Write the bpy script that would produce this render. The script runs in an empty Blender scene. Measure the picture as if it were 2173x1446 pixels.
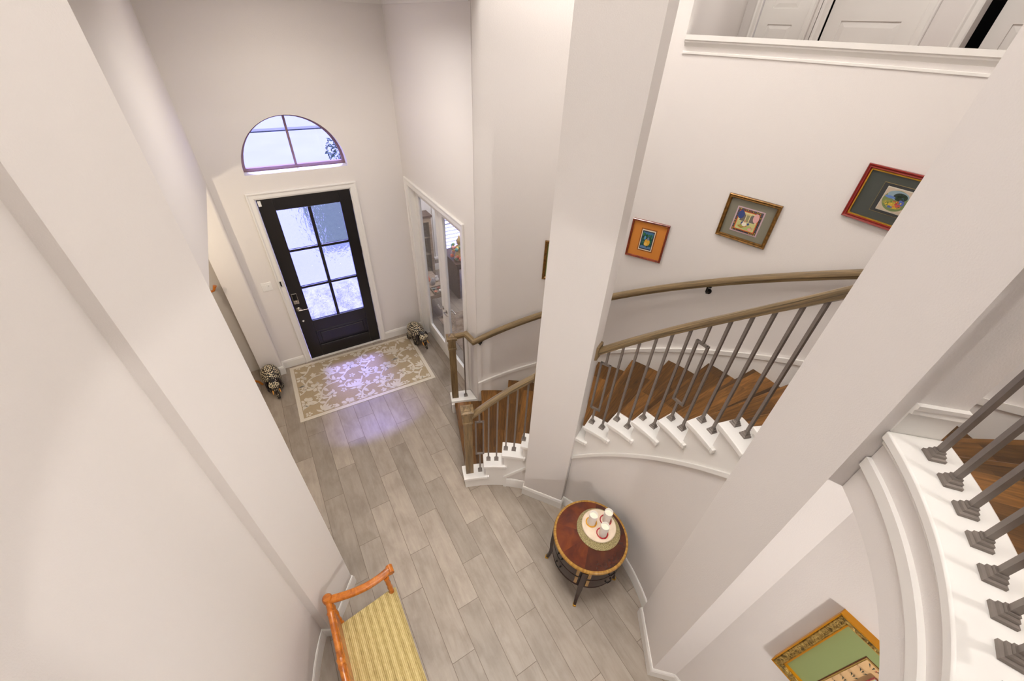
import bpy, bmesh, math, random
from mathutils import Vector, Matrix
from mathutils.geometry import tessellate_polygon
random.seed(7)
SC = bpy.context.scene
COL = SC.collection
PI = math.pi
def rad(a): return math.radians(a)

# ------------------------------------------------------------------ camera
CAM_H = 4.14
_yaw, _pitch, _roll, _f = 0.57239889, 0.66554099, 0.05122245, 848.524
_fw = Vector((math.sin(_yaw)*math.cos(_pitch), math.cos(_yaw)*math.cos(_pitch), -math.sin(_pitch)))
_r = Vector((math.cos(_yaw), -math.sin(_yaw), 0.0))
_u = _r.cross(_fw)
_c, _s = math.cos(_roll), math.sin(_roll)
_r2, _u2 = _c*_r + _s*_u, -_s*_r + _c*_u
cam_data = bpy.data.cameras.new('camera')
cam = bpy.data.objects.new('camera', cam_data)
COL.objects.link(cam)
_m = Matrix((( _r2.x, _u2.x, -_fw.x, 0), (_r2.y, _u2.y, -_fw.y, 0), (_r2.z, _u2.z, -_fw.z, CAM_H), (0, 0, 0, 1)))
cam.matrix_world = _m
cam_data.sensor_fit = 'HORIZONTAL'
cam_data.sensor_width = 36.0
cam_data.lens = _f*36.0/2173.0
cam_data.clip_start = 0.02
SC.camera = cam

# ------------------------------------------------------------------ world, sun, lamps, exposure
SC.view_settings.view_transform = 'Standard'
SC.view_settings.look = 'None'
SC.view_settings.gamma = 1.0
SC.view_settings.use_curve_mapping = False
SC.view_settings.exposure = 0.03
SC.cycles.caustics_refractive = False
SC.cycles.caustics_reflective = False
world = bpy.data.worlds.new('sky')
SC.world = world
world.use_nodes = True
bg = world.node_tree.nodes['Background']
bg.inputs['Color'].default_value = (0.60, 0.68, 1.0, 1)
bg.inputs['Strength'].default_value = 1.2

def lamp(name, kind, loc, power, color=(1, 0.93, 0.85), size=0.1, target=None, angle=None, spread=None):
    d = bpy.data.lights.new(name, kind)
    d.energy = power
    d.color = color
    if kind == 'POINT': d.shadow_soft_size = size
    if kind == 'AREA':
        d.shape = 'DISK'; d.size = size
        if spread: d.spread = spread
    if kind == 'SUN': d.angle = angle
    o = bpy.data.objects.new(name, d)
    COL.objects.link(o)
    o.location = loc
    if target is not None:
        o.rotation_euler = (Vector(target)-Vector(loc)).to_track_quat('-Z', 'Y').to_euler()
    return o
CX, CY = 0.598, 1.023          # centre of the rotunda
WARM = (1.0, 0.952, 0.91)
lamp('sun', 'SUN', (0.4, 12, 14), 30.0, (0.34, 0.32, 1.0), target=(0.4, 12-6.2, 2), angle=rad(14))
for i in range(5):                                     # bulbs of the rotunda chandelier, above the frame
    a = rad(20+72*i)
    lamp('chandelier_bulb', 'POINT', (CX+0.34*math.cos(a), CY+0.34*math.sin(a), 4.95), 4.6, WARM, 0.035)
lamp('rotunda_fill', 'AREA', (CX, CY, 5.8), 19, (1, .97, .94), 1.4, target=(CX, CY, 0), spread=rad(62))  # added fill disc, lifts the floor and lower rotunda walls
lamp('foyer_fill', 'AREA', (0.62, 3.6, 4.41), 16, WARM, 0.5, target=(0.62, 3.7, 0), spread=rad(150))  # unseen lamp, added to brighten the foyer
lamp('entry_fill', 'AREA', (0.5, 4.4, 4.41), 9, (1.0, 0.91, 0.78), 0.25, target=(0.5, 4.4, 0))  # second added fill, warms and lifts the entry wall
lamp('stair_fill', 'AREA', (2.0, 1.15, 5.78), 9, WARM, 0.9, target=(2.0, 1.15, 0), spread=rad(130))  # added fill over the stairs to lift the curved wall
lamp('stair_foot_fill', 'AREA', (1.75, 2.55, 5.78), 30, WARM, 0.6, target=(1.75, 2.55, 0), spread=rad(110))  # extra fill added for the wall where the stairs begin
lamp('landing_ceiling_light', 'POINT', (1.62, -1.05, 5.6), 54, WARM, 0.025)
lamp('side_hall_light', 'POINT', (-1.15, 4.3, 2.42), 24, (1, .86, .66), 0.06)
lamp('study_fill', 'AREA', (3.0, 6.0, 2.62), 36, WARM, 0.8, target=(3.0, 6.0, 0))  # unseen lamp added so the study reads through the glass
lamp('lower_hall_light', 'POINT', (0.75, -1.75, 2.5), 84, WARM, 0.06)
lamp('closet_fill', 'AREA', (5.6, 3.75, 5.7), 13, WARM, 0.4, target=(5.6, 3.75, 0))  # fill added to lift the dark closet alcove
lamp('upper_hall_fill', 'AREA', (4.3, 1.9, 5.7), 24, WARM, 0.6, target=(4.3, 1.9, 0))  # unseen lamp added to light the upstairs doors

# ------------------------------------------------------------------ helpers
def lin(r, g, b):
    def f(c):
        c /= 255.0
        return c/12.92 if c <= 0.04045 else ((c+0.055)/1.055)**2.4
    return (f(r), f(g), f(b), 1.0)

class NT:
    """a small wrapper for building node trees"""
    def __init__(s, name):
        s.m = bpy.data.materials.new(name); s.m.use_nodes = True
        s.t = s.m.node_tree; s.n = s.t.nodes
        s.b = s.n['Principled BSDF']; s.o = s.n['Material Output']
    def new(s, typ, **kw):
        x = s.n.new(typ)
        for k, v in kw.items(): setattr(x, k, v)
        return x
    def link(s, a, b): s.t.links.new(a, b)
    def inp(s, sock, v):
        if hasattr(v, 'is_linked') or isinstance(v, bpy.types.NodeSocket): s.link(v, sock)
        else: sock.default_value = v
    def math(s, op, a, b=0.0, c=None):
        x = s.new('ShaderNodeMath', operation=op)
        s.inp(x.inputs[0], a); s.inp(x.inputs[1], b)
        if c is not None: s.inp(x.inputs[2], c)
        return x.outputs[0]
    def coord(s, kind='Object'): return s.new('ShaderNodeTexCoord').outputs[kind]
    def mapping(s, vec, scale=(1, 1, 1), loc=(0, 0, 0), rot=(0, 0, 0)):
        x = s.new('ShaderNodeMapping')
        s.link(vec, x.inputs['Vector'])
        x.inputs['Scale'].default_value = scale; x.inputs['Location'].default_value = loc; x.inputs['Rotation'].default_value = rot
        return x.outputs[0]
    def noise(s, vec, scale=5, detail=3, rough=0.5, dist=0.0):
        x = s.new('ShaderNodeTexNoise')
        s.link(vec, x.inputs['Vector'])
        x.inputs['Scale'].default_value = scale; x.inputs['Detail'].default_value = detail
        x.inputs['Roughness'].default_value = rough; x.inputs['Distortion'].default_value = dist
        return x.outputs['Fac']
    def ramp(s, fac, stops):
        x = s.new('ShaderNodeValToRGB')
        s.link(fac, x.inputs[0])
        e = x.color_ramp.elements
        while len(e) < len(stops): e.new(0.5)
        for q, (p, c) in zip(e, stops): q.position = p; q.color = c
        return x.outputs[0]
    def mix(s, fac, a, b, mode='MIX'):
        x = s.new('ShaderNodeMix', data_type='RGBA', blend_type=mode)
        s.inp(x.inputs[0], fac); s.inp(x.inputs[6], a); s.inp(x.inputs[7], b)
        return x.outputs[2]
    def bump(s, h, strength=0.2, dist=0.01):
        x = s.new('ShaderNodeBump')
        x.inputs['Strength'].default_value = strength; x.inputs['Distance'].default_value = dist
        s.link(h, x.inputs['Height']); s.link(x.outputs[0], s.b.inputs['Normal'])
        return x.outputs[0]
    def set(s, **kw):
        names = dict(color='Base Color', rough='Roughness', metal='Metallic', spec='Specular IOR Level', trans='Transmission Weight',
                     ior='IOR', coat='Coat Weight', coat_rough='Coat Roughness', sheen='Sheen Weight', sss='Subsurface Weight',
                     emit='Emission Color', emit_s='Emission Strength')
        for k, v in kw.items(): s.inp(s.b.inputs[names[k]], v)
        return s

MATS = {}
def plain(name, color, rough=0.5, metal=0.0, spec=0.5, vary=0.0, scale=8, bump=None, **kw):
    if name in MATS: return MATS[name]
    t = NT(name)
    t.set(color=color, rough=rough, metal=metal, spec=spec, **kw)
    if vary:
        n = t.noise(t.coord(), scale, 4)
        d = tuple(c*(1-vary) for c in color[:3])+(1,)
        l = tuple(min(1, c*(1+vary)) for c in color[:3])+(1,)
        t.set(color=t.ramp(n, [(0.3, d), (0.7, l)]))
    if bump:
        t.bump(t.noise(t.coord(), bump[0], 2), bump[1], bump[2])
    MATS[name] = t.m
    return t.m

def woodmat(name, c_dark, c_mid, c_light, rough=0.35, stretch=(1, 12, 12), scale=3.0, coord='Object', tint=0.0, coat=0.0, spec=0.5):
    t = NT(name)
    v = t.mapping(t.coord(coord), stretch)
    n = t.noise(v, scale, 6, 0.62, 0.9)
    col = t.ramp(n, [(0.28, c_dark), (0.5, c_mid), (0.72, c_light)])
    if tint:
        oi = t.new('ShaderNodeObjectInfo')
        k = t.math('MULTIPLY_ADD', oi.outputs['Random'], tint, 1-tint/2)
        hs = t.new('ShaderNodeHueSaturation'); t.link(k, hs.inputs['Value']); t.link(col, hs.inputs['Color'])
        col = hs.outputs[0]
    t.set(color=col, rough=rough, coat=coat, coat_rough=0.15, spec=spec)
    t.bump(n, 0.12, 0.004)
    MATS[name] = t.m
    return t.m

class MB:
    """collects geometry, builds ONE mesh object"""
    def __init__(s, M=None):
        s.v = []; s.f = []; s.mi = []; s.uv = []; s.M = M; s.cur = 0
    def add(s, verts, faces, uvs=None):
        o = len(s.v)
        for p in verts:
            p = Vector(p)
            s.v.append(s.M @ p if s.M is not None else p)
        for i, f in enumerate(faces):
            s.f.append([o+k for k in f]); s.mi.append(s.cur)
            s.uv.append(uvs[i] if uvs else None)
        return s
    def box(s, x0, x1, y0, y1, z0, z1):
        v = [(x0, y0, z0), (x1, y0, z0), (x1, y1, z0), (x0, y1, z0), (x0, y0, z1), (x1, y0, z1), (x1, y1, z1), (x0, y1, z1)]
        return s.add(v, [(0, 3, 2, 1), (4, 5, 6, 7), (0, 1, 5, 4), (1, 2, 6, 5), (2, 3, 7, 6), (3, 0, 4, 7)])
    def rbox(s, cx, cy, z0, sx, sy, sz, ang=0.0, taper=1.0):
        c, n = math.cos(ang), math.sin(ang)
        def q(x, y, z): return (cx+c*x-n*y, cy+n*x+c*y, z)
        a, b = sx/2, sy/2; at, bt = a*taper, b*taper
        v = [q(-a, -b, z0), q(a, -b, z0), q(a, b, z0), q(-a, b, z0), q(-at, -bt, z0+sz), q(at, -bt, z0+sz), q(at, bt, z0+sz), q(-at, bt, z0+sz)]
        return s.add(v, [(0, 3, 2, 1), (4, 5, 6, 7), (0, 1, 5, 4), (1, 2, 6, 5), (2, 3, 7, 6), (3, 0, 4, 7)])
    def prism(s, poly, z0, z1):
        n = len(poly)
        v = [(x, y, z0) for x, y in poly]+[(x, y, z1) for x, y in poly]
        f = [tuple(range(n))[::-1], tuple(range(n, 2*n))]+[(i, (i+1) % n, n+(i+1) % n, n+i) for i in range(n)]
        return s.add(v, f)
    def sector(s, r0, r1, ta, tb, z0, z1, step=2.0, c=(CX, CY)):
        """ring sector; z0, z1 numbers or functions of the angle in degrees; uv = (radius, arc length)"""
        n = max(1, int(abs(tb-ta)/step+0.999))
        F0 = z0 if callable(z0) else (lambda t: z0)
        F1 = z1 if callable(z1) else (lambda t: z1)
        v = []; U = []
        for i in range(n+1):
            t = ta+(tb-ta)*i/n
            cc, ss = math.cos(rad(t)), math.sin(rad(t))
            for (r, z) in ((r0, F0(t)), (r1, F0(t)), (r1, F1(t)), (r0, F1(t))):
                v.append((c[0]+r*cc, c[1]+r*ss, z)); U.append((r, rad(t)*2.0))
        f = []
        for i in range(n):
            a, b = 4*i, 4*i+4
            for k in range(4):
                k2 = (k+1) % 4
                f.append((a+k, a+k2, b+k2, b+k))
        f.append((3, 2, 1, 0)); f.append((4*n, 4*n+1, 4*n+2, 4*n+3))
        return s.add(v, f, [[U[k] for k in q] for q in f])
    def sweep(s, path, prof, caps=True, closed=False, up=None):
        """profile (lateral, up) swept along a path; up stays vertical unless given"""
        path = [Vector(p) for p in path]
        n, m = len(path), len(prof)
        v = []; U = []; L = 0.0
        per = [0.0]
        for k in range(m):
            a, b = prof[k], prof[(k+1) % m]
            per.append(per[-1]+math.hypot(b[0]-a[0], b[1]-a[1]))
        for i, p in enumerate(path):
            if closed: d0 = (p-path[i-1]); d1 = (path[(i+1) % n]-p)
            else:
                d0 = (p-path[i-1]) if i else (path[1]-p)
                d1 = (path[i+1]-p) if i < n-1 else d0
            if i: L += (p-path[i-1]).length
            U_ = Vector(up) if up is not None else Vector((0, 0, 1))
            a = d0.normalized().cross(U_); b = d1.normalized().cross(U_)
            if a.length < 1e-6: a = Vector((1, 0, 0))
            if b.length < 1e-6: b = Vector((1, 0, 0))
            a.normalize(); b.normalize()
            lat = (a+b)
            if lat.length < 1e-6: lat = a
            lat.normalize()
            sc = 1.0/max(0.4, lat.dot(b))
            for (x, z) in prof:
                v.append(p+lat*(x*sc)+U_*z)
            U.append(L)
        f = []; uv = []
        for i in range(n if closed else n-1):
            j = (i+1) % n
            for k in range(m):
                k2 = (k+1) % m
                f.append((i*m+k, i*m+k2, j*m+k2, j*m+k))
                u1 = U[j] if j else L
                uv.append([(U[i], per[k]), (U[i], per[k+1]), (u1, per[k+1]), (u1, per[k])])
        if caps and not closed:
            f.append(tuple(range(m))[::-1]); uv.append([(U[0]+p[0], p[1]) for p in prof][::-1])
            f.append(tuple((n-1)*m+k for k in range(m))); uv.append([(L+p[0], p[1]) for p in prof])
        return s.add(v, f, uv)
    def tube(s, path, r, seg=10, caps=True):
        path = [Vector(p) for p in path]
        n = len(path)
        R = r if isinstance(r, (list, tuple)) else [r]*n
        v = []; prev = None; U = [0.0]
        for i, p in enumerate(path):
            d = (path[min(i+1, n-1)]-path[max(i-1, 0)]).normalized()
            if i: U.append(U[-1]+(p-path[i-1]).length)
            if prev is None:
                a = d.orthogonal().normalized()
            else:
                a = (prev-d*prev.dot(d))
                a = a.normalized() if a.length > 1e-6 else d.orthogonal().normalized()
            prev = a
            b = d.cross(a)
            for k in range(seg):
                t = 2*PI*k/seg
                v.append(p+(a*math.cos(t)+b*math.sin(t))*R[i])
        f = []; uv = []
        for i in range(n-1):
            for k in range(seg):
                k2 = (k+1) % seg
                f.append((i*seg+k, i*seg+k2, (i+1)*seg+k2, (i+1)*seg+k))
                w = 0.2/seg
                uv.append([(U[i], k*w), (U[i], (k+1)*w), (U[i+1], (k+1)*w), (U[i+1], k*w)])
        if caps:
            f.append(tuple(range(seg))[::-1]); f.append(tuple((n-1)*seg+k for k in range(seg)))
            uv.append([(0, 0)]*seg); uv.append([(0, 0)]*seg)
        return s.add(v, f, uv)
    def lathe(s, prof, c=(0, 0), seg=32, closed=False):
        """profile (radius, z) about a vertical axis; closed = the profile is a loop (a ring)"""
        v = []; f = []
        m = len(prof)
        for (r, z) in prof:
            for k in range(seg):
                t = 2*PI*k/seg
                v.append((c[0]+r*math.cos(t), c[1]+r*math.sin(t), z))
        for i in range(m if closed else m-1):
            j = (i+1) % m
            for k in range(seg):
                k2 = (k+1) % seg
                f.append((i*seg+k, i*seg+k2, j*seg+k2, j*seg+k))
        if not closed:
            if prof[0][0] > 1e-5: f.append(tuple(range(seg))[::-1])
            if prof[-1][0] > 1e-5: f.append(tuple((m-1)*seg+k for k in range(seg)))
        return s.add(v, f)
    def ball(s, c, r, seg=16, rings=9, sc=(1, 1, 1)):
        v = []; f = []
        for i in range(rings+1):
            p = PI*i/rings
            for k in range(seg):
                t = 2*PI*k/seg
                v.append((c[0]+r*sc[0]*math.sin(p)*math.cos(t), c[1]+r*sc[1]*math.sin(p)*math.sin(t), c[2]-r*sc[2]*math.cos(p)))
        for i in range(rings):
            for k in range(seg):
                k2 = (k+1) % seg
                f.append((i*seg+k, i*seg+k2, (i+1)*seg+k2, (i+1)*seg+k))
        return s.add(v, f)
    def plate(s, outer, holes, to3a, to3b):
        """flat plate with holes between two parallel planes; to3a / to3b lift a 2-D point to each plane"""
        loops = [outer]+holes
        tri = tessellate_polygon([[Vector((x, y, 0)) for x, y in L] for L in loops])
        pts = [p for L in loops for p in L]
        n = len(pts)
        v = [to3a(*p) for p in pts]+[to3b(*p) for p in pts]
        f = [tuple(t) for t in tri]+[tuple(n+k for k in t)[::-1] for t in tri]
        o = 0
        for L in loops:
            k = len(L)
            f += [(o+i, o+(i+1) % k, n+o+(i+1) % k, n+o+i) for i in range(k)]
            o += k
        return s.add(v, f)
    def build(s, name, mats, parent=None, origin=None, smooth=None, local=False, bevel=0.0, uvf=None):
        me = bpy.data.meshes.new(name)
        if not isinstance(mats, (list, tuple)): mats = [mats]
        off = Vector((0, 0, 0))
        if parent is not None and not local:
            off = PARENT_W(parent)
        elif origin == 'base':
            lo = Vector((min(p.x for p in s.v), min(p.y for p in s.v), min(p.z for p in s.v)))
            hi = Vector((max(p.x for p in s.v), max(p.y for p in s.v), 0))
            off = Vector(((lo.x+hi.x)/2, (lo.y+hi.y)/2, lo.z))
        me.from_pydata([p-off for p in s.v], [], s.f)
        for m in mats: me.materials.append(m)
        for p, k in zip(me.polygons, s.mi): p.material_index = k
        uvl = me.uv_layers.new(name='UVMap')
        for p, u in zip(me.polygons, s.uv):
            if u:
                for li, q in zip(p.loop_indices, u): uvl.data[li].uv = q
        if uvf:
            for p in me.polygons:
                for li in p.loop_indices: uvl.data[li].uv = uvf(s.v[me.loops[li].vertex_index])
        bm = bmesh.new(); bm.from_mesh(me)
        bmesh.ops.recalc_face_normals(bm, faces=bm.faces)
        bm.to_mesh(me); bm.free()
        if smooth:
            for p in me.polygons: p.use_smooth = True
            me.set_sharp_from_angle(angle=rad(smooth))
        o = bpy.data.objects.new(name, me)
        COL.objects.link(o)
        if parent is not None: o.parent = parent
        o.location = (0, 0, 0) if parent is not None else off
        if bevel:
            b = o.modifiers.new('bevel', 'BEVEL'); b.width = bevel; b.segments = 2; b.limit_method = 'ANGLE'; b.angle_limit = rad(40)
        return o

def PARENT_W(p):
    w = Vector((0, 0, 0))
    while p is not None:
        w += p.location; p = p.parent
    return w

def tag(o, label, cat, group=None, kind=None):
    o['label'] = label; o['category'] = cat
    if group: o['group'] = group
    if kind: o['kind'] = kind
    return o
def thing(name, label, cat, loc=(0, 0, 0), rz=0.0, group=None, kind=None):
    o = bpy.data.objects.new(name, None)
    COL.objects.link(o)
    o.empty_display_size = 0.1
    o.location = loc; o.rotation_euler = (0, 0, rz)
    return tag(o, label, cat, group, kind)
def struct(mb, name, mats, label, cat='wall', **kw):
    o = mb.build(name, mats, **kw)
    return tag(o, label, cat, kind='structure')
def copy_tree(o, parent=None):
    c = o.copy(); COL.objects.link(c)
    if parent is not None: c.parent = parent
    for ch in list(o.children): copy_tree(ch, c)
    return c
def P(r, th, z=None):
    x, y = CX+r*math.cos(rad(th)), CY+r*math.sin(rad(th))
    return (x, y) if z is None else (x, y, z)
def arc(r, a, b, step=2.0):
    n = max(1, int(abs(b-a)/step+0.999))
    return [P(r, a+(b-a)*i/n) for i in range(n+1)]

def ribbon(mb, path, prof):
    """trim strip along a plan path; profile (out to the right of travel, z) is absolute in z"""
    mb.sweep([(x, y, 0) for x, y in path], prof)
BASE_PROF = [(-0.002, 0.0), (0.016, 0.0), (0.016, 0.105), (0.012, 0.118), (0.012, 0.126), (0.005, 0.138), (-0.002, 0.138)]
CASE_T = 0.02

# ------------------------------------------------------------------ materials
def make_wall(name, c):
    t = NT(name)
    n = t.noise(t.coord(), 170, 2, 0.5)
    t.set(color=c, rough=0.75, spec=0.25)
    t.bump(n, 0.22, 0.004)
    return t.m
WALL = make_wall('wall_paint', lin(232, 227, 223))
CEIL = plain('ceiling_paint', lin(240, 237, 232), 0.8, spec=0.2)
TRIM = plain('trim_paint', lin(238, 235, 230), 0.35, spec=0.4)
OAKRAIL = woodmat('stained_oak', lin(76, 66, 46), lin(126, 106, 75), lin(160, 134, 94), 0.38, (1.2, 40, 40), 2.2, 'UV', coat=0.15)
OAKNEWEL = woodmat('stained_oak_post', lin(84, 68, 46), lin(124, 102, 70), lin(148, 124, 88), 0.4, (14, 14, 1.3), 2.2, coat=0.1)
IRON = plain('pewter_iron', lin(128, 119, 112), 0.42, 0.3, vary=0.06, scale=30)
BLACK = plain('black_metal', lin(18, 17, 17), 0.35, 0.4)
CHROME = plain('satin_nickel', lin(190, 184, 176), 0.25, 0.95)
ESPRESSO = woodmat('espresso_door', lin(6, 4, 6), lin(11, 7, 9), lin(18, 11, 12), 0.3, (10, 10, 1), 3.0, coat=0.2)
WHITE = plain('white_plastic', lin(244, 242, 238), 0.35)
BRONZE = plain('bronze_window_frame', lin(126, 98, 98), 0.5, 0.1)
GOLD = plain('gold_leaf', lin(190, 140, 40), 0.35, 0.6, vary=0.2, scale=40)
DARKROOM = plain('dark_room', lin(70, 68, 66), 0.8)  # darkness of the unlit room put into the wall colour

def tread_mat():
    t = NT('walnut_tread')
    uv = t.coord('UV')
    sx = t.new('ShaderNodeSeparateXYZ'); t.link(uv, sx.inputs[0])
    oi = t.new('ShaderNodeObjectInfo')
    off = t.math('MULTIPLY', oi.outputs['Random'], 40.0)
    # boards run along the radius; a few random widths
    b = t.math('FLOOR', t.math('MULTIPLY', sx.outputs[1], 7.2))
    wn = t.new('ShaderNodeTexWhiteNoise', noise_dimensions='2D')
    # split boards along their length as well
    row = t.math('FLOOR', t.math('ADD', t.math('MULTIPLY', sx.outputs[0], 1.5), t.math('MULTIPLY', b, 0.37)))
    cv = t.new('ShaderNodeCombineXYZ'); t.link(t.math('ADD', b, off), cv.inputs[0]); t.link(row, cv.inputs[1])
    t.link(cv.outputs[0], wn.inputs['Vector'])
    shift = t.math('MULTIPLY', wn.outputs['Value'], 9.0)
    cv2 = t.new('ShaderNodeCombineXYZ')
    t.link(t.math('ADD', t.math('MULTIPLY', sx.outputs[0], 1.6), shift), cv2.inputs[0])
    t.link(t.math('MULTIPLY', sx.outputs[1], 22.0), cv2.inputs[1]); t.link(t.math('ADD', off, shift), cv2.inputs[2])
    n = t.noise(cv2.outputs[0], 2.0, 6, 0.6, 1.4)
    col = t.ramp(n, [(0.25, lin(62, 40, 16)), (0.45, lin(96, 63, 26)), (0.6, lin(114, 76, 33)), (0.8, lin(140, 96, 46))])
    k = t.math('MULTIPLY_ADD', wn.outputs['Value'], 1.0, 0.42)
    hs = t.new('ShaderNodeHueSaturation'); t.link(k, hs.inputs['Value']); t.link(col, hs.inputs['Color'])
    # knots
    vo = t.new('ShaderNodeTexVoronoi'); t.link(t.mapping(uv, (3.1, 5.3, 1)), vo.inputs['Vector']); vo.inputs['Scale'].default_value = 1.2
    kn = t.math('LESS_THAN', vo.outputs['Distance'], 0.04)
    c2 = t.mix(kn, hs.outputs[0], lin(24, 10, 4))
    t.set(color=c2, rough=0.38, spec=0.4, coat=0.1)
    t.bump(n, 0.15, 0.004)
    return t.m
TREAD = tread_mat()

def floor_mat():
    t = NT('wood_look_tile')
    co = t.coord('Object')
    sx = t.new('ShaderNodeSeparateXYZ'); t.link(co, sx.inputs[0])
    W, LN = 0.2045, 0.997
    u = t.math('DIVIDE', t.math('SUBTRACT', sx.outputs[0], 0.002), W)
    cidx = t.math('FLOOR', u); fu = t.math('FRACT', u)
    v = t.math('DIVIDE', t.math('SUBTRACT', t.math('SUBTRACT', sx.outputs[1], 1.635), t.math('MULTIPLY', cidx, 0.3323)), LN)
    ridx = t.math('FLOOR', v); fv = t.math('FRACT', v)
    eu = t.math('MULTIPLY', t.math('MINIMUM', fu, t.math('SUBTRACT', 1.0, fu)), W)
    ev = t.math('MULTIPLY', t.math('MINIMUM', fv, t.math('SUBTRACT', 1.0, fv)), LN)
    e = t.math('MINIMUM', eu, ev)
    groove = t.math('LESS_THAN', e, 0.0021)
    cv = t.new('ShaderNodeCombineXYZ'); t.link(cidx, cv.inputs[0]); t.link(ridx, cv.inputs[1])
    wn = t.new('ShaderNodeTexWhiteNoise', noise_dimensions='2D'); t.link(cv.outputs[0], wn.inputs['Vector'])
    sh = t.math('MULTIPLY', wn.outputs['Value'], 37.0)
    q = t.new('ShaderNodeCombineXYZ')
    t.link(sx.outputs[0], q.inputs[0]); t.link(sx.outputs[1], q.inputs[1]); t.link(sh, q.inputs[2])
    streak = t.noise(t.mapping(q.outputs[0], (14, 1.8, 1)), 1.6, 6, 0.6, 0.6)
    blotch = t.noise(t.mapping(q.outputs[0], (4.5, 2.6, 1)), 1.5, 4, 0.6, 0.3)
    c = t.ramp(streak, [(0.15, lin(146, 134, 122)), (0.5, lin(162, 150, 137)), (0.85, lin(174, 162, 148))])
    bl = t.ramp(blotch, [(0.30, lin(178, 170, 164)), (0.58, lin(255, 255, 255))])
    c = t.mix(0.36, c, bl, 'MULTIPLY')
    k = t.math('MULTIPLY_ADD', wn.outputs['Value'], 0.30, 0.84)
    hs = t.new('ShaderNodeHueSaturation'); t.link(k, hs.inputs['Value']); t.link(c, hs.inputs['Color'])
    c = t.mix(groove, hs.outputs[0], lin(116, 103, 92))
    t.set(color=c, rough=0.42, spec=0.35)
    gh = t.math('MINIMUM', t.math('DIVIDE', e, 0.003), 1.0)
    t.bump(gh, 0.35, 0.002)
    return t.m
FLOOR = floor_mat()

def glass_mat(name, tint=(0.96, 0.98, 1.0, 1), wavy=False):
    t = NT(name)
    t.n.remove(t.b)
    tr = t.new('ShaderNodeBsdfTransparent'); tr.inputs[0].default_value = tint
    gl = t.new('ShaderNodeBsdfGlossy'); gl.inputs['Roughness'].default_value = 0.02
    fr = t.new('ShaderNodeFresnel'); fr.inputs[0].default_value = 1.5
    mx = t.new('ShaderNodeMixShader')
    base = tr.outputs[0]
    if wavy:
        rf = t.new('ShaderNodeBsdfRefraction'); rf.inputs['IOR'].default_value = 1.07; rf.inputs['Roughness'].default_value = 0.0
        rf.inputs[0].default_value = tint
        co = t.coord()
        n = t.noise(t.mapping(co, (1, 1, 0.7)), 26, 2, 0.5, 0.8)
        b = t.new('ShaderNodeBump'); b.inputs['Strength'].default_value = 1.0; b.inputs['Distance'].default_value = 0.03
        t.link(n, b.inputs['Height']); t.link(b.outputs[0], rf.inputs['Normal']); t.link(b.outputs[0], gl.inputs['Normal'])
        g2 = t.new('ShaderNodeNewGeometry'); m2 = t.new('ShaderNodeMixShader'); t.link(t.math('MULTIPLY', 0.72, t.math('SUBTRACT', 1.0, g2.outputs['Backfacing'])), m2.inputs[0])
        t.link(tr.outputs[0], m2.inputs[1]); t.link(rf.outputs[0], m2.inputs[2])
        base = m2.outputs[0]
    geo = t.new('ShaderNodeNewGeometry')      # the exit face of a pane adds no second mirror
    t.link(t.math('MULTIPLY', fr.outputs[0], t.math('SUBTRACT', 1.0, geo.outputs['Backfacing'])), mx.inputs[0]); t.link(base, mx.inputs[1]); t.link(gl.outputs[0], mx.inputs[2])
    t.link(mx.outputs[0], t.o.inputs['Surface'])
    return t.m
GLASS = glass_mat('clear_glass')
WAVYGLASS = glass_mat('wavy_glass', (0.93, 0.95, 1.0, 1), True)

# ------------------------------------------------------------------ stair numbers
RISE, STEP = 0.194, 7.95
def NOSE(k): return 24.7-STEP*(k-7)
def zn(t): return RISE*(7+(24.7-t)/STEP)
def tread_of(t): return int(math.floor(7+(24.7-t)/STEP))
F2 = 3.104
CEILZ = 5.85
FOYZ = 4.42
PM, PR, PL, PS = (27.3, 45.8), (-43.4, -25.3), (133.7, 151.2), (207.3, 225.8)

# ------------------------------------------------------------------ the shell
mb = MB(); mb.prism([(-3.2, -2.6), (5.0, -2.6), (5.0, 7.3), (1.81, 7.3), (1.81, 5.66), (-3.2, 5.66)], -0.12, 0.0)
struct(mb, 'floor', FLOOR, 'pale grey wood-look plank tile floor', 'floor')

# front wall with the door and the arched window
def archloop(cx, z0, r, n=28): return [(cx-r, z0), (cx+r, z0)]+[(cx+r*math.cos(PI*i/n), z0+0.02+r*math.sin(PI*i/n)) for i in range(0, n+1)]
DX0, DX1, DZ1 = -0.108, 0.962, 2.447
AX, AZ, AR = 0.437, 2.715, 0.556
mb = MB()
mb.plate([(-0.49, 0), (DX0, 0), (DX0, DZ1), (DX1, DZ1), (DX1, 0), (1.66, 0), (1.66, CEILZ), (-0.49, CEILZ)],
         [archloop(AX, AZ, AR)], lambda x, z: (x, 5.46, z), lambda x, z: (x, 5.66, z))
struct(mb, 'wall_front', WALL, 'entry wall with the black door and the arched window above it')
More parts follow.
